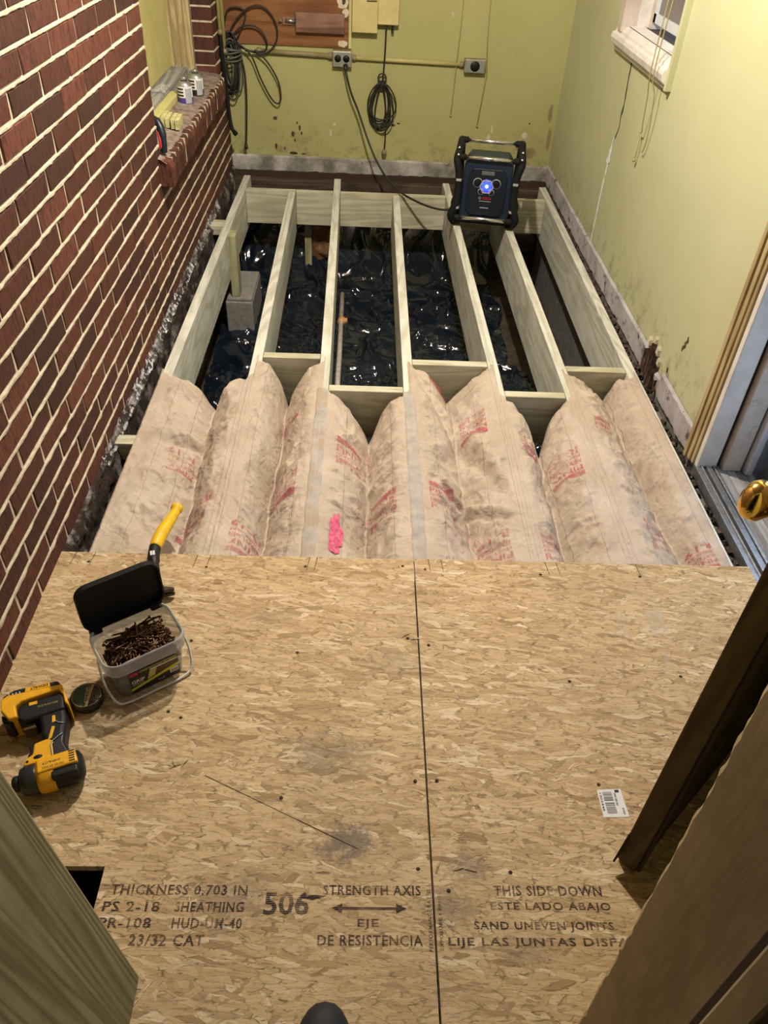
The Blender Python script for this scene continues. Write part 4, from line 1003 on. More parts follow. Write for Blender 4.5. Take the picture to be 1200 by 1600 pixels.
while v < .86:
    w = rb.choice((.012, .018, .03, .022)); 
    if not .40 < v < .47: bars.add([qp(.20, v + w, .0011), qp(.58, v + w, .0011), qp(.58, v, .0011), qp(.20, v, .0011)], [(0, 1, 2, 3)])
    v += w + rb.choice((.012, .02, .028))
tag(bars.build('barcode', M_['label_b'], st), kind='stuff')
qrect('dark_corner', .72, .90, .03, .13, M_['label_b'], .0011, st)
for t, u, v0, v1 in (('1302448', .06, .12, .80), ('23/32 OSB T&G', .66, .14, .62), ('0769', .82, .68, .92)):
    me = text_mesh(t, (v1 - v0) * .058, .0042, 1, .02); me.transform(R(-PI / 2, 'Z')); p = qp(u, v0, .0011); me.transform(T(*p)); obj('print', me, M_['label_b'], st)

# --- bucket of screws
BA = math.radians(34.4)
bk = empty('screw_bucket', (-.474, 1.112, ZO), BA, 'clear plastic bucket of bronze screws with its black lid open', 'bucket')
def ring(w, h_, r, z): return [(x, y, z) for x, y in rrect(w, h_, r, 6)]
mbx = MB(); secs = [ring(.150, .100, .024, .001), ring(.154, .104, .026, .004), ring(.170, .118, .028, .088), ring(.180, .128, .032, .090), ring(.182, .130, .032, .124), ring(.178, .126, .030, .126), ring(.174, .122, .028, .124), ring(.164, .112, .026, .080), ring(.148, .098, .022, .005)]
loft(mbx, secs); mbx.build('tub', M_['tub'], bk)
loft(MB(), [ring(.1815, .1295, .032, .092), ring(.1835, .1315, .033, .0925), ring(.1855, .1335, .033, .120), ring(.182, .130, .031, .1275), ring(.176, .124, .029, .1265), ring(.1745, .1225, .029, .120)], False).build('rim_band', M_['tubrim'], bk)
lid = MB(); prof2 = [(x, y + .062) for x, y in rrect(.186, .124, .030, 6)]
lid.prism(prof2, 0, .004, 'y').build('lid', M_['black'], bk, .001)
LIDO = [o for o in children(bk) if o.name.startswith('lid')][0]; LIDO.location = (0, .066, .128); LIDO.rotation_euler = (math.radians(-3), 0, 0)
lp = MB(); o_ = rrect(.186, .124, .030, 6); i_ = rrect(.178, .116, .026, 6); n = len(o_)
vs = [(x, 0, y + .062) for x, y in o_] + [(x, -.012, y + .062) for x, y in o_] + [(x, -.012, y + .062) for x, y in i_] + [(x, 0, y + .062) for x, y in i_]
lp.add(vs, [(a * n + i, a * n + (i + 1) % n, (a + 1) * n + (i + 1) % n, (a + 1) * n + i) for a in range(3) for i in range(n)]).build('rim', M_['black'], LIDO)
for sx in (-.07, .07): boxo('hinge_lug', sx - .014, sx + .014, -.010, .004, -.016, .006, M_['black'], LIDO, .003)
MB().tube(spline([(-.092, 0, .100), (-.097, -.030, .052), (-.088, -.060, .014), (-.066, -.069, .006), (0, -.0695, .005), (.060, -.069, .006), (.088, -.060, .016), (.098, -.030, .056), (.092, 0, .100)], 8), .0026, 8).build('bail_handle', M_['white_pl'], bk)
LM = T(0, -.0528, .008) @ R(math.radians(90 + 4.9), 'X')        # label frame: x right, y up the front face
lb = MB().box(-.050, .062, 0, .074, .0012, .0016, M=LM).build('label', M_['label_b'], bk)
def lab(name, poly, mat, z=.0019): return MB().add([tuple(LM @ Vector((x, y, z))) for x, y in poly], [tuple(range(len(poly)))]).build(name, M_[mat], lb)
lab('lime_stripe', [(-.050, .010), (.062, .034), (.062, .044), (-.050, .018)], 'label_y'); lab('maroon_panel', [(.005, .034), (.062, .046), (.062, .058), (.012, .058)], 'label_br')
lab('beige_panel', [(-.012, .030), (.012, .036), (.012, .058), (-.004, .058)], 'box_beige'); lab('white_band', [(-.004, .059), (.062, .059), (.062, .063), (-.002, .063)], 'paper_w')
lab('barcode_patch', [(.040, .014), (.060, .014), (.060, .032), (.040, .030)], 'paper_w')
lab('red_badge', [(-.048, .062), (-.030, .062), (-.030, .072), (-.048, .072)], 'red_pl', .0019)
for i in range(6): lab('bar', [(.043 + .0026 * i, .016), (.0443 + .0026 * i, .016), (.0443 + .0026 * i, .027), (.043 + .0026 * i, .027)], 'label_b', .0022)
text_part('label_text', 'CONSTRUCTION FASTENERS', .086, .0065, M_['label_y'], lb, LM @ T(-.026, .0655, .0022), 1, .02)
text_part('label_text', 'GRIP', .030, .012, M_['paper_w'], lb, LM @ T(-.047, .034, .0022), 1, .02)
text_part('label_text', 'EXTERIOR', .026, .004, M_['paper_w'], lb, LM @ T(-.046, .027, .0022)); text_part('label_text', '5 LB', .014, .005, M_['paper_w'], lb, LM @ T(.012, .008, .0022))
scm = MB().tube([(0, 0, 0), (0, 0, .012), (0, 0, .05), (0, 0, .062), (0, 0, .068)], [.0021, .0022, .0024, .0022, .0003], 6).lathe([(.0, -.001), (.0042, -.001), (.0044, .0005), (.0019, .004)], 8, cap=False).mesh('screw'); scm.materials.append(M_['bronze'])
rs_ = random.Random(12); pile = MB(); nsc = 0
def screw_pose(zr):
    for _ in range(60):
        yaw = rs_.uniform(0, 2 * PI); pit = rs_.gauss(0, .22); u0 = rs_.uniform(-.072, .072); v0 = rs_.uniform(-.046, .046)
        d = Vector((math.cos(yaw) * math.cos(pit), math.sin(yaw) * math.cos(pit), math.sin(pit))); e = Vector((u0, v0, 0)) + d * .068
        if abs(e.x) < .074 and abs(e.y) < .048:
            mid = (u0 + e.x) / 2, (v0 + e.y) / 2
            z = zr + .018 * (1 - (mid[0] / .075) ** 2) * (.6 + .8 * (mid[1] + .05) / .1) - d.z * .034 + rs_.uniform(-.006, .006)
            return T(u0, v0, z) @ d.to_track_quat('Z', 'Y').to_matrix().to_4x4()
    return None
for k in range(260):
    Mx = screw_pose(.060)
    if Mx: pile.add([v.co for v in scm.vertices], [tuple(p.vertices) for p in scm.polygons], True, Mx)
heap = empty('screw_heap', (-.474, 1.112, ZO + .01), BA, 'deeper layer of bronze screws filling the clear bucket', 'screws'); heap['kind'] = 'stuff'
o = pile.build('screw_layer', M_['bronze'], heap); o['kind'] = 'stuff'; o.location = (0, 0, -.01)
o = MB().grid(lambda u, v: ((u - .5) * .148, (v - .5) * .098, .055 + .008 * N3(u * 8, v * 8) - .01), 20, 14).build('heap_core', M_['bronze'], heap); o['kind'] = 'stuff'
BM = T(-.474, 1.112, ZO) @ R(BA, 'Z')
for k in range(150):
    Mx = screw_pose(.080)
    if not Mx: continue
    o = obj('screw', scm); o.matrix_world = BM @ Mx; tag(o, 'long bronze screw lying loose on top in the clear bucket', 'screw', 'bronze screws in the clear bucket')

# --- hammer behind the bucket
hm = empty('hammer', (-.50, 1.36, ZO), 0, 'hammer with a yellow and black handle lying behind the bucket', 'hammer')
PH = T(.50, -1.36, -ZO)
def hp(mbx, name, mat, b=0, par=hm):
    o = mbx.build(name, M_[mat], None, b); o.parent = par; o.matrix_parent_inverse = PH; return o
hz = ZO + .021
P = spline([(-.531, 1.497, hz), (-.5285, 1.53, hz), (-.522, 1.57, hz), (-.513, 1.61, hz), (-.506, 1.645, hz), (-.504, 1.668, hz)], 5)
hp(MB().tube(P, [.0155 + .0025 * math.sin(i / (len(P) - 1) * 5.5) + (.004 if i > len(P) - 5 else 0) - (.004 if i == len(P) - 1 else 0) for i in range(len(P))], 16), 'grip', 'yellow_h')
g2 = hp(MB().tube(spline([(-.500, 1.375, hz), (-.515, 1.42, hz), (-.527, 1.46, hz), (-.5315, 1.500, hz)], 5), [.010] * 4 + [.012] * 4 + [.0155] * 8, 14), 'neck', 'toolblack')
hp(MB().box(-.006, .006, -.008, .008, 0, .001, M=T(-.528, 1.462, hz + .0143) @ R(.3, 'Z')), 'badge', 'white_pl')
hp(MB().lathe([(0, 0), (.014, 0), (.0155, .003), (.0155, .02), (.011, .028), (.011, .045), (.0, .045)], 16, T(-.575, 1.345, hz) @ R(PI / 2, 'Y'), cap=False).box(-.535, -.485, 1.333, 1.357, hz - .012, hz + .012), 'head', 'steel', .002)
for dz in (-.0075, .0075):
    hp(MB().prism([(-.487, 1.355), (-.487, 1.337), (-.472, 1.330), (-.450, 1.338), (-.449, 1.344), (-.472, 1.346)], hz + dz - .005, hz + dz + .005), 'claw', 'steel', .0015)

# --- cordless impact driver lying on its side
DX = Vector((.935, .355, 0)); DYv = Vector((-.355, .935, 0))
dr = empty('impact_driver', (-.585, .829, ZO), math.atan2(DX.y, DX.x), 'yellow and black cordless impact driver lying on its side', 'power tool')
def dpoly(name, poly, c0, c1, mat, b=.004, par=dr, seg=3): return MB().prism([(-a, q) for a, q in poly][::-1], c0, c1).build(name, M_[mat], par, b, seg)
AX = R(-PI / 2, 'Y')                                        # lathe z -> local -x (towards the nose)
head = MB().lathe([(0, -.056), (.020, -.056), (.030, -.050), (.0335, -.040), (.0335, .002), (.031, .006), (0, .006)], 28, T(0, 0, .035) @ AX, cap=False).build('motor_housing', M_['toolblack'], dr)
MB().lathe([(.0, -.004), (.033, -.004), (.0345, 0), (.0345, .022), (.031, .030), (0, .030)], 28, T(0, 0, .035) @ AX, cap=False).build('yellow_collar', M_['yellow'], dr)
MB().lathe([(.0, .028), (.031, .028), (.0315, .034), (.030, .050), (.026, .060), (.020, .063), (0, .063)], 28, T(0, 0, .034) @ AX, cap=False).build('nose_cover', M_['toolgrey'], dr)
MB().lathe([(.0, .060), (.015, .060), (.0155, .074), (.011, .078), (.0085, .078), (.0085, .07), (0, .07)], 20, T(0, 0, .034) @ AX, cap=False).build('chuck', M_['toolblack'], dr)
tp_ = dpoly('side_plate', [(-.050, -.012), (.026, -.014), (.028, .018), (-.046, .020)], .058, .0705, 'yellow', .004)
for i in range(5): MB().box(.034 + .0, .045, -.008 + .0055 * i, -.0055 + .0055 * i, .0704, .0710).build('vent_slot', M_['toolblack'], tp_)
for (t, x, y, w) in (('IMPACT', -.016, .006, .034), ('DRIVER 20V MAX', -.016, -.004, .040)): text_part('plate_text', t, w, .005, M_['toolblack'], tp_, T(x + w, y, .0709) @ R(PI, 'Z'))
dpoly('rear_panel', [(-.048, -.030), (.002, -.030), (.002, -.014), (-.048, -.012)], .040, .0655, 'toolblack', .004)
yg = dpoly('trigger_housing', [(-.006, .014), (.052, .018), (.050, .032), (.034, .040), (.030, .064), (.004, .068), (-.008, .060)], .014, .0605, 'yellow', .004)
MB().lathe([(0, 0), (.006, 0), (.005, .001), (0, .001)], 12, T(-.024, .030, .0604) @ Matrix.Diagonal((1.5, .8, 1, 1)), cap=False).build('selector_hole', M_['toolblack'], yg)
MB().lathe([(0, 0), (.003, 0), (.0026, .001), (0, .001)], 10, T(-.044, .025, .0604), cap=False).build('screw_hole', M_['toolblack'], yg)
dpoly('trigger', [(.030, .040), (.046, .044), (.040, .056), (.043, .074), (.028, .072)], .024, .050, 'toolblack', .003)
gp = dpoly('handle', [(-.036, .014), (.0, .020), (.006, .060), (.016, .078), (.016, .105), (.022, .135), (-.034, .140), (-.036, .110), (-.030, .080), (-.026, .050), (-.036, .030)], .012, .060, 'toolblack', .009, seg=4)
dpoly('rubber_grip', [(-.033, .018), (-.006, .020), (-.004, .052), (-.022, .064), (-.028, .072), (-.024, .050)], .056, .0625, 'toolgrey', .003, gp)
dpoly('yellow_inlay', [(-.004, .066), (.004, .062), (-.006, .094), (-.012, .092)], .058, .0612, 'yellow', .0008, gp); dpoly('yellow_inlay', [(-.014, .104), (-.007, .102), (-.008, .120), (-.014, .120)], .058, .0612, 'yellow', .0008, gp)
for pts in ([(-.026, .070), (-.018, .066), (-.006, .058), (-.001, .050), (-.003, .022)], [(-.030, .094), (-.020, .098), (-.014, .104)]):
    MB().tube([(-a, q, .0622) for a, q in pts], .0009, 5).build('piping', M_['silver_pl'], gp)
ft = dpoly('battery_foot', [(-.036, .128), (.046, .122), (.058, .130), (.060, .158), (.050, .168), (-.030, .176), (-.038, .160)], .006, .064, 'toolblack', .008, seg=4)
dpoly('foot_catch', [(.026, .112), (.052, .112), (.054, .132), (.028, .134)], .018, .048, 'doorwood', .003, ft)
MB().box(-.034, -.018, .158, .166, .0638, .0645).build('indicator', M_['yellow'], ft)
text_part('foot_text', 'BRUSHLESS', .040, .0045, M_['tin_gold'], ft, T(.022, .152, .0645) @ R(PI, 'Z'))
bt = dpoly('battery', [(-.042, .148), (-.034, .190), (.076, .196), (.088, .186), (.088, .160), (.074, .134), (.056, .134), (.060, .162), (.048, .171), (-.026, .178), (-.034, .162), (-.036, .140), (-.044, .128)], .002, .070, 'yellow', .004)
dpoly('battery_shell', [(-.034, .186), (-.026, .206), (.062, .210), (.084, .200), (.086, .188), (.070, .192)], .004, .066, 'toolblack', .005, bt)
dpoly('battery_shell', [(.066, .132), (.082, .150), (.090, .158), (.088, .138), (.076, .128)], .010, .060, 'toolblack', .004, bt)
dpoly('battery_label', [(-.010, .190), (.040, .192), (.038, .203), (-.010, .202)], .064, .0705, 'yellow', .001, bt)
text_part('battery_text', 'DEWALT', .036, .0072, M_['toolblack'], bt, T(.001 + .006, .2005, .0708) @ R(PI, 'Z'), 1.05, .03)
for i in range(4): MB().box(-.052 - .007 * i, -.049 - .007 * i, .1925, .2005, .0650, .0668).build('charge_mark', M_['silver_pl'], bt)

# --- tobacco tin
tn = empty('snuff_tin', (-.579, 1.022, ZO), 0, 'small round green tin with a gold band beside the driver', 'tin')
MB().lathe([(0, 0), (.031, 0), (.033, .002), (.033, .012), (0, .012)], 40, cap=False).build('tin_base', M_['label_b'], tn)
tl_ = MB().lathe([(.0335, .010), (.0345, .011), (.0345, .022), (.033, .0245), (.031, .0250), (.030, .0242), (0, .0242)], 40, cap=False).build('lid', M_['label_b'], tn)
def disc_clip(name, x0, x1, r, z, mat):
    pts = []
    for i in range(17): 
        x = x0 + (x1 - x0) * i / 16; pts.append((x, -math.sqrt(max(0, r * r - x * x)), z))
    for i in range(17):
        x = x1 + (x0 - x1) * i / 16; pts.append((x, math.sqrt(max(0, r * r - x * x)), z))
    return MB().add(pts, [tuple(range(34))]).build(name, M_[mat], tl_)
disc_clip('green_face', -.0295, .004, .0295, .0246, 'tin_green'); disc_clip('gold_band', .004, .010, .0295, .0247, 'tin_gold')
text_part('tin_text', 'GRIZZLY', .044, .009, M_['tin_text'], tl_, T(-.006 + .0, .022, .0248) @ R(-PI / 2 + .15, 'Z') @ T(0, 0, 0), 1, .02)
for i in range(4): text_part('tin_text', 'LONG CUT WINTERGREEN'[i * 4:i * 4 + 6].strip(), .030, .0024, M_['tin_text'], tl_, T(.0125 + .0042 * i, .016, .0247) @ R(-PI / 2, 'Z'))
MB().lathe([(.0296, .0246), (.0302, .0252), (.0308, .0250)], 40, cap=False).build('gold_ring', M_['tin_gold'], tl_)

# ================================================================== radio on the joists
rd = empty('jobsite_radio', (.632, 4.09, ZJ + .001), math.radians(-9), 'navy and black jobsite radio with roll cage and blue light', 'radio')
for s in (-1, 1):
    P = spline([(s * .150, -.085, .022), (s * .166, -.100, .060), (s * .146, -.098, .115), (s * .142, -.090, .19), (s * .145, -.088, .265), (s * .160, -.080, .325), (s * .152, -.050, .368), (s * .150, .02, .388), (s * .152, .075, .36), (s * .150, .100, .27), (s * .146, .105, .12), (s * .162, .098, .055), (s * .150, .085, .022), (s * .150, .0, .020), (s * .150, -.085, .022)], 5)
    cg = MB().tube(P, .0195, 12).build('roll_cage', M_['rubber'], rd)
    for (y, z) in ((-.108, .235), (-.112, .10)): boxo('clip', s * .142 - .013, s * .142 + .013, y - .004, y + .010, z - .006, z + .006, M_['silver_pl'], cg, .002)
    for (y, z) in ((-.088, .345), (-.066, .372)): MB().lathe([(0, 0), (.007, 0), (.005, .004), (0, .005)], 10, T(s * .156, y - .012, z + .006) @ R(PI / 2, 'X'), cap=False).build('bolt', M_['chrome'], cg)
for (y, z) in ((-.082, .338), (.020, .392), (-.108, .052)): [MB().tube([(q * .150, y, z), (q * .118, y, z)], .0145, 12).build('bar_socket', M_['rubber'], rd) for q in (-1, 1)] and MB().tube([(-.125, y, z), (.125, y, z)], .0095, 14).build('metal_bar', M_['chrome'], rd)
MB().tube([(-.15, .108, .052), (.15, .108, .052)], .012, 12).build('rear_bar', M_['rubber'], rd)
body = MB().prism([(-.122, .035), (.122, .035), (.128, .10), (.122, .30), (.095, .335), (-.095, .335), (-.122, .30), (-.128, .10)], -.068, .085, 'y').build('body', M_['navy'], rd, .008, 3)
boxo('foot_block', -.13, .13, -.075, .09, .014, .040, M_['rubber'], rd, .005)
fp = MB().prism([(-.075, .29), (-.098, .25), (-.098, .09), (-.075, .06), (.075, .06), (.098, .09), (.098, .25), (.075, .29)], -.080, -.066, 'y').build('face_plate', M_['navy_dark'], rd, .004)
boxo('display', -.032, .032, -.083, -.078, .262, .280, M_['lcd'], fp, .001)
MB().lathe([(.034, 0), (.038, .004), (.034, .005), (.030, .003)], 6, T(0, -.080, .205) @ R(PI / 2, 'X'), cap=False).build('control_ring', M_['silver_pl'], fp)
for s in (-1, 1):
    MB().lathe([(.022, 0), (.024, .003), (.021, .004)], 24, T(s * .046, -.080, .222) @ R(PI / 2, 'X'), cap=False).build('speaker_ring', M_['silver_pl'], fp)
    MB().lathe([(0, .001), (.014, .001), (.016, 0)], 20, T(s * .046, -.080, .222) @ R(PI / 2, 'X'), cap=False).build('speaker_grille', M_['rubber'], fp)
    MB().lathe([(.014, 0), (.016, .003), (.013, .004)], 20, T(s * .026, -.080, .180) @ R(PI / 2, 'X'), cap=False).build('button_ring', M_['silver_pl'], fp)
MB().lathe([(0, .002), (.020, .002), (.024, 0)], 24, T(0, -.082, .208) @ R(PI / 2, 'X'), cap=False).build('lit_dial', M_['led'], fp)
MB().lathe([(.024, 0), (.030, .002), (.033, 0)], 24, T(0, -.081, .208) @ R(PI / 2, 'X'), cap=False).build('lit_halo', M_['led_ring'], fp)
MB().lathe([(0, .003), (.006, .002), (.008, 0)], 16, T(0, -.0845, .208) @ R(PI / 2, 'X'), cap=False).build('bright_led', M_['led_core'], fp)
XZ = R(PI / 2, 'X')
text_part('brand_text', 'BOSCH', .044, .013, M_['red_pl'], fp, T(-.014, -.0815, .142) @ XZ, 1, .02)
MB().lathe([(.004, 0), (.0065, .001), (.0055, .0015)], 16, T(-.028, -.0805, .1485) @ R(PI / 2, 'X'), cap=False).build('logo_ring', M_['silver_pl'], fp)
text_part('brand_text', 'POWER BOX', .044, .006, M_['white_pl'], fp, T(-.022, -.0815, .098) @ XZ, 1, .02)
for z in (.132, .118): boxo('groove', -.03, .03, -.0815, -.079, z, z + .0025, M_['silver_pl'] if z > .13 else M_['toolgrey'], fp, .0005)
MB().prism([(-.115, .315), (-.050, .300), (-.055, .290), (-.112, .295)], -.070, -.064, 'y').build('top_flap', M_['navy'], rd, .001)
ck = empty('radio_cord', (.30, 4.35, .01), 0, 'black power cord running from wall outlet to the radio', 'cord')
def pz(o, p=None): o.matrix_parent_inverse = Matrix.Translation(o.parent.location).inverted() if not p else p; return o
pz(MB().tube(spline([(-.117, 4.785, .553), (-.112, 4.752, .530), (-.085, 4.745, .44), (-.041, 4.74, .344), (.015, 4.69, .215), (.075, 4.62, .110), (.15, 4.52, .036), (.221, 4.42, .010), (.34, 4.28, .0015), (.44, 4.215, .004), (.50, 4.20, .03)], 6), .0058, 8).build('flex', M_['cable'], ck))
pz(MB().lathe([(0, 0), (.012, 0), (.014, .006), (.012, .020), (.006, .034), (0, .034)], 12, T(-.117, 4.789, .562) @ R(math.radians(120), 'X'), cap=False).build('plug', M_['cable'], ck))

# ================================================================== on the back wall
yb = YB
pb = boxo('plywood_board', -.80, -.104, yb - .010, yb - .0005, .636, 1.6, M_['ply'], None, .001); tag(pb, 'dark brown plywood board fixed on the yellow-green wall', 'board')
def blob(name, cx, cz, rx, rz, y, mat, par, seed):
    pts = [(cx + rx * math.cos(a) * (1 + .35 * N3(math.cos(a) * 2, math.sin(a) * 2, seed)), cz + rz * math.sin(a) * (1 + .35 * N3(math.cos(a) * 2, math.sin(a) * 2, seed + 4))) for a in [q * 2 * PI / 18 for q in range(18)]]
    return MB().prism(pts, y - .0012, y, 'y').build(name, M_[mat], par)
blob('torn_patch', -.135, .845, .030, .028, yb - .010, 'plaster', pb, 1); blob('torn_patch', -.120, .800, .018, .020, yb - .010, 'plaster', pb, 2); blob('torn_patch', -.135, .658, .026, .016, yb - .010, 'plaster', pb, 3); blob('dark_stain', -.13, .855, .010, .02, yb - .0115, 'rot', pb, 5)
wb = boxo('wall_block', -.385, -.125, yb - .042, yb - .0105, .705, .797, M_['plyblock'], None, .004); tag(wb, 'worn wood block mounted on the brown plywood board', 'wood block')
hk = empty('door_bolt', (-.42, yb - .012, .752), 0, 'small metal bolt on the plywood beside the worn block', 'bolt')
MB().box(-.035, .03, -.006, 0, -.018, .018).build('plate', M_['plyblock'], hk, .001); MB().tube([(-.02, -.012, .004), (.032, -.012, .0)], .009, 12).build('barrel', M_['alum'], hk); MB().lathe([(0, 0), (.008, 0), (.008, .012), (0, .014)], 10, T(-.045, -.006, .002) @ R(PI / 2, 'X'), cap=False).build('screw_head', M_['conduit_b'], hk)
struct(boxo('trim_6', -.103, -.088, yb - .014, yb, .636, 2.3, M_['yellow_trim'], None, .002), 'narrow painted strip between plywood and beige box')
eb = empty('junction_box', (.04, yb, .72), 0, 'beige wall box above the coiled black cable', 'box')
boxo('lower_cover', -.125, .010, -.060, 0, .000, .26, M_['box_beige'], eb, .004); boxo('upper_cover', .010, .122, -.052, 0, .040, .26, M_['box_beige'], eb, .004)
boxo('slot', -.050, .004, -.062, -.055, .142, .147, M_['darkgap'], eb, 0); boxo('flap', -.052, .006, -.064, -.058, .150, .20, M_['box_beige'], eb, .002)
for i in range(3): boxo('vent', .028 + .02 * i, .034 + .02 * i, -.0535, -.05, .172, .19, M_['darkgap'], eb, 0)
MB().tube([(.092, -.03, .045), (.092, -.03, .015)], .006, 8).lathe([(0, 0), (.008, 0), (.007, -.012), (0, -.012)], 10, T(.092, -.03, .015), cap=False).build('stub', M_['cable'], eb)
# conduits
def conduit(name, pts, r, mat, label):
    t = empty(name, pts[0], 0, label, 'conduit'); pz(MB().tube(pts, r, 12).build('tube', M_[mat], t))
    for q in (pts[0], pts[-1]):
        d = (Vector(pts[-1]) - Vector(pts[0])).normalized() * (1 if q is pts[0] else -1); pz(MB().tube([Vector(q), Vector(q) + d * .022], r * 1.35, 12).build('connector', M_['conduit_b'], t))
    return t
conduit('conduit', [(-.60, yb - .014, .606), (-.190, yb - .014, .598)], .0125, 'conduit_b', 'grimy brown conduit between hanging cable bundle and outlet')
conduit('conduit', [(-.082, yb - .014, .594), (.532, yb - .014, .586)], .011, 'conduit_y', 'yellow painted conduit between the two wall outlets')
conduit('conduit', [(-.764, 4.745, .600), (-.764, 4.745, 2.29)], .0115, 'conduit_y', 'yellow painted upright conduit in the corner nearest the plywood')
conduit('conduit', [(-.767, 4.66, .70), (-.767, 4.66, 2.29)], .010, 'conduit_y', 'yellow painted upright conduit against the brick pier')
ob = empty('wall_outlet', (-.137, yb, .59), 0, 'grey double outlet box with a black plug', 'outlet')
boxo('box', -.052, .052, -.040, 0, -.040, .040, M_['conduit_b'], ob, .003); pl_ = boxo('cover_plate', -.050, .050, -.044, -.039, -.038, .036, M_['plate_grey'], ob, .003)
for s in (-1, 1): MB().lathe([(0, .003), (.016, .003), (.018, 0)], 20, T(s * .023, -.044, .002) @ R(PI / 2, 'X'), cap=False).build('receptacle', M_['black'], ob)
o2 = empty('wall_outlet', (.593, yb, .585), 0, 'grey outlet box with one large round black socket', 'outlet')
boxo('box', -.058, .058, -.040, 0, -.034, .034, M_['conduit_b'], o2, .003); boxo('cover_plate', -.055, .055, -.044, -.039, -.032, .032, M_['plate_grey'], o2, .003)
MB().lathe([(0, .004), (.022, .004), (.026, 0)], 24, T(0, -.044, .0) @ R(PI / 2, 'X'), cap=False).build('receptacle', M_['black'], o2)
# hanging cable bundle
cbn = empty('cable_bundle', (-.735, yb - .03, .66), 0, 'thick bundle of dark cables hung beside the plywood', 'cable')
rc = random.Random(4)
for i in range(11):
    cx = -.745 + rc.uniform(-.012, .025); cz = .535 + rc.uniform(-.02, .02); ra = rc.uniform(.022, .050); rbz = rc.uniform(.10, .155); y0 = yb - .020 - .007 * i; ph = rc.uniform(-.15, .15)
    P = [(cx + ra * math.cos(t) + ph * .1 * math.sin(t), y0 + .008 * math.sin(2 * t), cz + rbz * math.sin(t)) for t in [q * 2 * PI / 26 for q in range(27)]]
    pz(MB().tube(P, .0042, 6, caps=False).build('cable_loop', M_['cable' if i % 3 else 'cable_grey'], cbn))
for i in range(5):
    P = [(-.735 + .055 * math.cos(t), yb - .055 + .045 * math.sin(t), .575 + .010 * i + .012 * math.sin(t + i)) for t in [q * 2 * PI / 20 for q in range(21)]]
    pz(MB().tube(P, .0045, 6, caps=False).build('wrap_turn', M_['cable_grey'], cbn))
for pts in ([(-.76, yb - .05, .62), (-.72, yb - .05, .72), (-.64, yb - .04, .80), (-.56, yb - .035, .815), (-.50, yb - .03, .76), (-.485, yb - .03, .68), (-.53, yb - .03, .61), (-.60, yb - .035, .60), (-.70, yb - .05, .63)],
            [(-.74, yb - .05, .66), (-.67, yb - .045, .72), (-.59, yb - .04, .72), (-.545, yb - .035, .66), (-.56, yb - .03, .61), (-.66, yb - .05, .61)],
            [(-.78 + .01, yb - .03, .70), (-.74, yb - .03, .79), (-.67, yb - .03, .80), (-.65, yb - .03, .76), (-.70, yb - .04, .66)],
            [(-.70, yb - .06, .65), (-.63, yb - .05, .59), (-.585, yb - .045, .48), (-.535, yb - .04, .385), (-.498, yb - .04, .355), (-.478, yb - .04, .385), (-.490, yb - .04, .47), (-.545, yb - .04, .56), (-.61, yb - .045, .615)],
            [(-.70, yb - .06, .62), (-.672, yb - .055, .53), (-.668, yb - .05, .40), (-.680, yb - .05, .22), (-.690, yb - .05, .125)]):
    pz(MB().tube(spline(pts, 7), .0046, 7).build('loose_loop', M_['cable'], cbn))
pz(MB().tube([(-.690, yb - .05, .135), (-.690, yb - .05, .110)], .010, 8).build('cable_end', M_['cable'], cbn))
hs_ = empty('black_hose', (-.766, 4.69, .25), 0, 'black hose hanging down in front of the brick pier', 'hose')
pz(MB().tube(spline([(-.768, 4.66, .72), (-.766, 4.665, .60), (-.762, 4.69, .45), (-.758, 4.69, .32), (-.748, 4.68, .25), (-.730, 4.67, .225)], 6), .0105, 10).build('hose', M_['rubber'], hs_)); pz(MB().tube([(-.735, 4.672, .23), (-.722, 4.667, .216)], .013, 10).build('end_cap', M_['black'], hs_))
cc = empty('coiled_cable', (.085, yb - .02, .35), 0, 'black cable coiled in loops below the beige box', 'cable')
pz(MB().tube(spline([(.098, yb - .03, .765), (.096, yb - .028, .62), (.090, yb - .03, .50), (.086, yb - .03, .47)], 6), .0048, 8).build('drop_cable', M_['cable'], cc))
for i in range(7):
    cx = .085 + rc.uniform(-.018, .018); ra = rc.uniform(.040, .072); top = .485; bot = rc.uniform(.225, .30); y0 = yb - .016 - .006 * i; ph = rc.uniform(-.02, .02)
    P = [(cx * (.5 - .5 * math.sin(t)) + .086 * (.5 + .5 * math.sin(t)) + ra * math.cos(t) * (1 - .25 * math.sin(t)) + ph * math.cos(t), y0, (top + bot) / 2 + (top - bot) / 2 * math.sin(t)) for t in [q * 2 * PI / 28 for q in range(29)]]
    pz(MB().tube(P, .0042, 6, caps=False).build('cable_loop', M_['cable'], cc))
pz(MB().tube([(.086 + .022 * math.cos(t), yb - .03, .505 + .022 * math.sin(t)) for t in [q * 2 * PI / 16 for q in range(17)]], .0042, 6, caps=False).build('top_turn', M_['cable'], cc))
for i in range(3): pz(MB().tube([(.088 + .018 * math.cos(t), yb - .034 + .022 * math.sin(t), .470 + .008 * i) for t in [q * 2 * PI / 14 for q in range(15)]], .0042, 6, caps=False).build('wrap_turn', M_['cable'], cc))
pz(MB().tube(spline([(.092, yb - .03, .47), (.112, yb - .03, .35), (.116, yb - .028, .22), (.114, yb - .026, .13)], 6), .0042, 8).build('tail', M_['cable'], cc)); pz(MB().lathe([(0, 0), (.014, .002), (.015, .024), (.007, .034), (0, .034)], 10, T(.113, yb - .026, .10), cap=False).build('plug', M_['conduit_b'], cc))
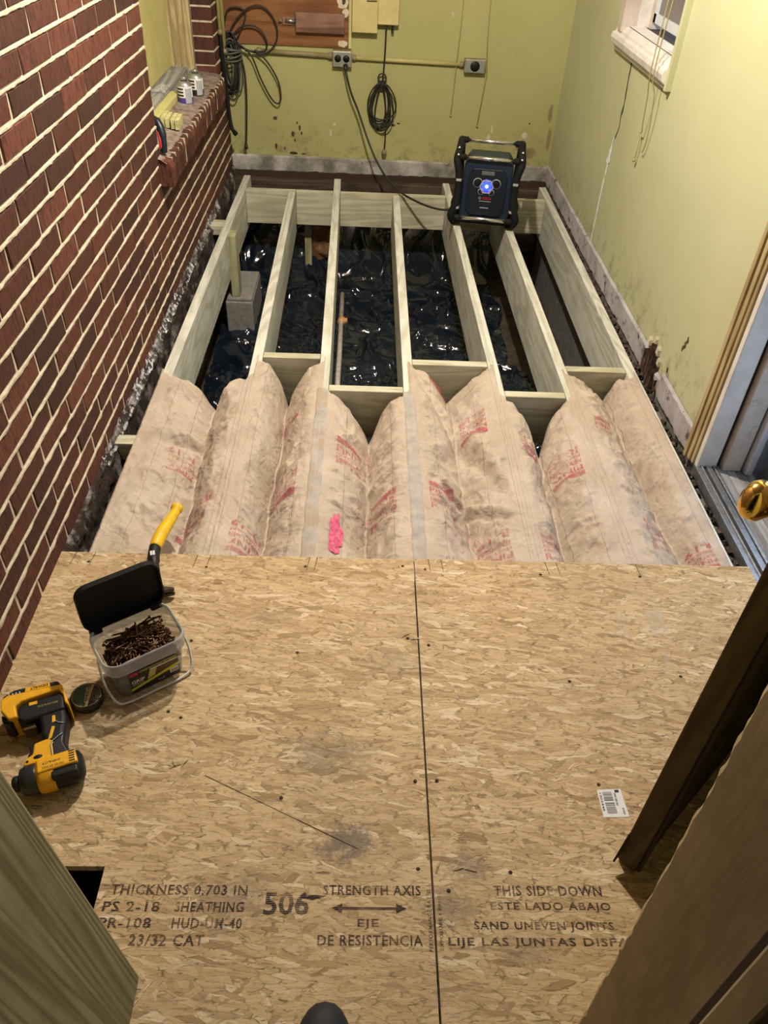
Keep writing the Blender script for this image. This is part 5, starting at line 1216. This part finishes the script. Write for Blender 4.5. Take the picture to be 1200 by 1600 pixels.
for pts, lb_ in (([(.495, yb - .008, 1.6), (.500, yb - .008, .90), (.492, yb - .02, .60), (.487, yb - .008, .33)], 'thin tan string hanging on the wall across the yellow conduit'), ([(.640, yb - .006, 1.6), (.645, yb - .006, .85), (.652, yb - .046, .60), (.655, yb - .050, .56), (.645, yb - .008, .28)], 'thin tan string hanging behind the round socket box')):
    t = empty('pull_string', pts[-1], 0, lb_, 'string'); pz(MB().tube(spline(pts, 5), .0022, 6).build('string', M_['string'], t)); pz(MB().lathe([(0, -.008), (.006, -.004), (.005, .006), (0, .008)], 8, T(pts[-1][0], pts[-1][1], pts[-1][2] - .004), cap=False).build('knot', M_['string'], t))
wbk = bpy.data.objects['wall_back']
for i, (x, z, rx, rz) in enumerate(((-.42, .19, .010, .014), (-.38, .225, .006, .016), (-.395, .25, .005, .008), (-.41, .155, .005, .008), (-.37, .195, .005, .010), (-.52, .27, .012, .010), (-.52, .12, .007, .016), (-.42, .085, .024, .008), (-.36, .082, .012, .005), (-.47, .11, .004, .01), (.16, .26, .012, .006), (.19, .27, .010, .004), (.95, .30, .006, .004), (.92, .17, .030, .022), (.98, .14, .035, .030), (.80, .12, .02, .01), (-.2, .11, .006, .004), (1.06, .36, .012, .05), (1.075, .22, .012, .06))):
    blob('dirt_mark', x, z, rx, rz, yb - .0002, 'rot' if i < 13 else 'conduit_b', wbk, i * 1.7)
for i, (x, z, rx, rz) in enumerate(((.93, .235, .016, .018), (.72, .215, .010, .02), (.735, .26, .006, .02), (-.2, .205, .006, .018), (-.18, .25, .01, .006), (.45, .82, .006, .006), (.455, .81, .005, .003))): blob('bare_plaster', x, z, rx, rz, yb - .0003, 'plaster', wbk, i * 2.3)

# ================================================================== things on the window sill
def can(x, y, label, mat):
    t = empty('solvent_can', (x, y, .5465), 0, label, 'can')
    MB().lathe([(0, 0), (.031, 0), (.0325, .002), (.0325, .078), (.031, .080), (.030, .082), (.022, .092), (.017, .094), (.017, .092), (0, .092)], 28, cap=False).build('body', M_['alum'], t)
    MB().lathe([(0, .093), (.014, .093), (.014, .106), (.012, .108), (0, .108)], 18, cap=False).build('cap', M_['alum'], t)
    MB().lathe([(.0328, .004), (.0328, .074)], 28, cap=False).build('label', M_['paper_w'], t); MB().lathe([(.0331, .004), (.0331, .028)], 28, cap=False).build('label_band', M_[mat], t)
    def cyl(name, a0, a1, z0, z1, mt, r=.0333):
        MB().grid(lambda u, v: (r * math.cos(a0 + (a1 - a0) * u), r * math.sin(a0 + (a1 - a0) * u), z0 + (z1 - z0) * v), 8, 1).build(name, M_[mt], t)
    cyl('label_panel', -1.35, -.4, .006, .066, 'silver_pl'); 
    for i in range(3): cyl('label_print', -2.9, -1.6, .034 + .013 * i, .041 + .013 * i, 'label_b')
can(-.822, 3.90, 'solvent can with a purple lower label on the brick sill', 'purple'); can(-.800, 4.06, 'solvent can with a black lower label behind the purple one', 'label_b')
for i in range(4):
    o = boxo('wood_shim', -.0085, .0085, -.055, .055, 0, .036, M_['scrapblock'], None, .001); o.location = (-.838 + .0185 * i + (.005 if i > 1 else 0), 3.52 - .006 * i, .5545 - .0015 * i); o.rotation_euler = (0, 0, .05)
    tag(o, ['pale wood block at the window end of the row on the sill', 'pale wood block second from the window in the row', 'pale wood block third from the window in the row', 'pale wood block at the room end of the row on the sill'][i], 'wood block', 'row of pale blocks on the sill')
mb = MB(); mb.grid(lambda u, v: (-.955 + .06 * u, 3.82 + .13 * v, .601 + .020 * abs(N3(u * 5, v * 6, 2)) + .012 * abs(N3(u * 14, v * 14, 5))), 16, 24); tag(mb.build('plastic_wrap', M_['wrap']), 'crumpled clear plastic wrap on the wooden sill', 'plastic wrap')
kf = empty('tool_handle', (-.795, 3.165, .548), 0, 'dark blue curved tool handle with red inlay on the sill', 'tool')
MB().tube(spline([(.028, -.03, .004), (.030, -.025, .045), (.022, -.012, .085), (.004, .004, .108), (-.020, .018, .112)], 6), [.013] * 8 + [.0155] * 10 + [.012] * 7, 12).build('handle', M_['navy_dark'], kf)
MB().tube(spline([(.020, -.040, .02), (.021, -.036, .045), (.014, -.024, .075)], 5), .0052, 8).build('red_inlay', M_['red_pl'], kf)
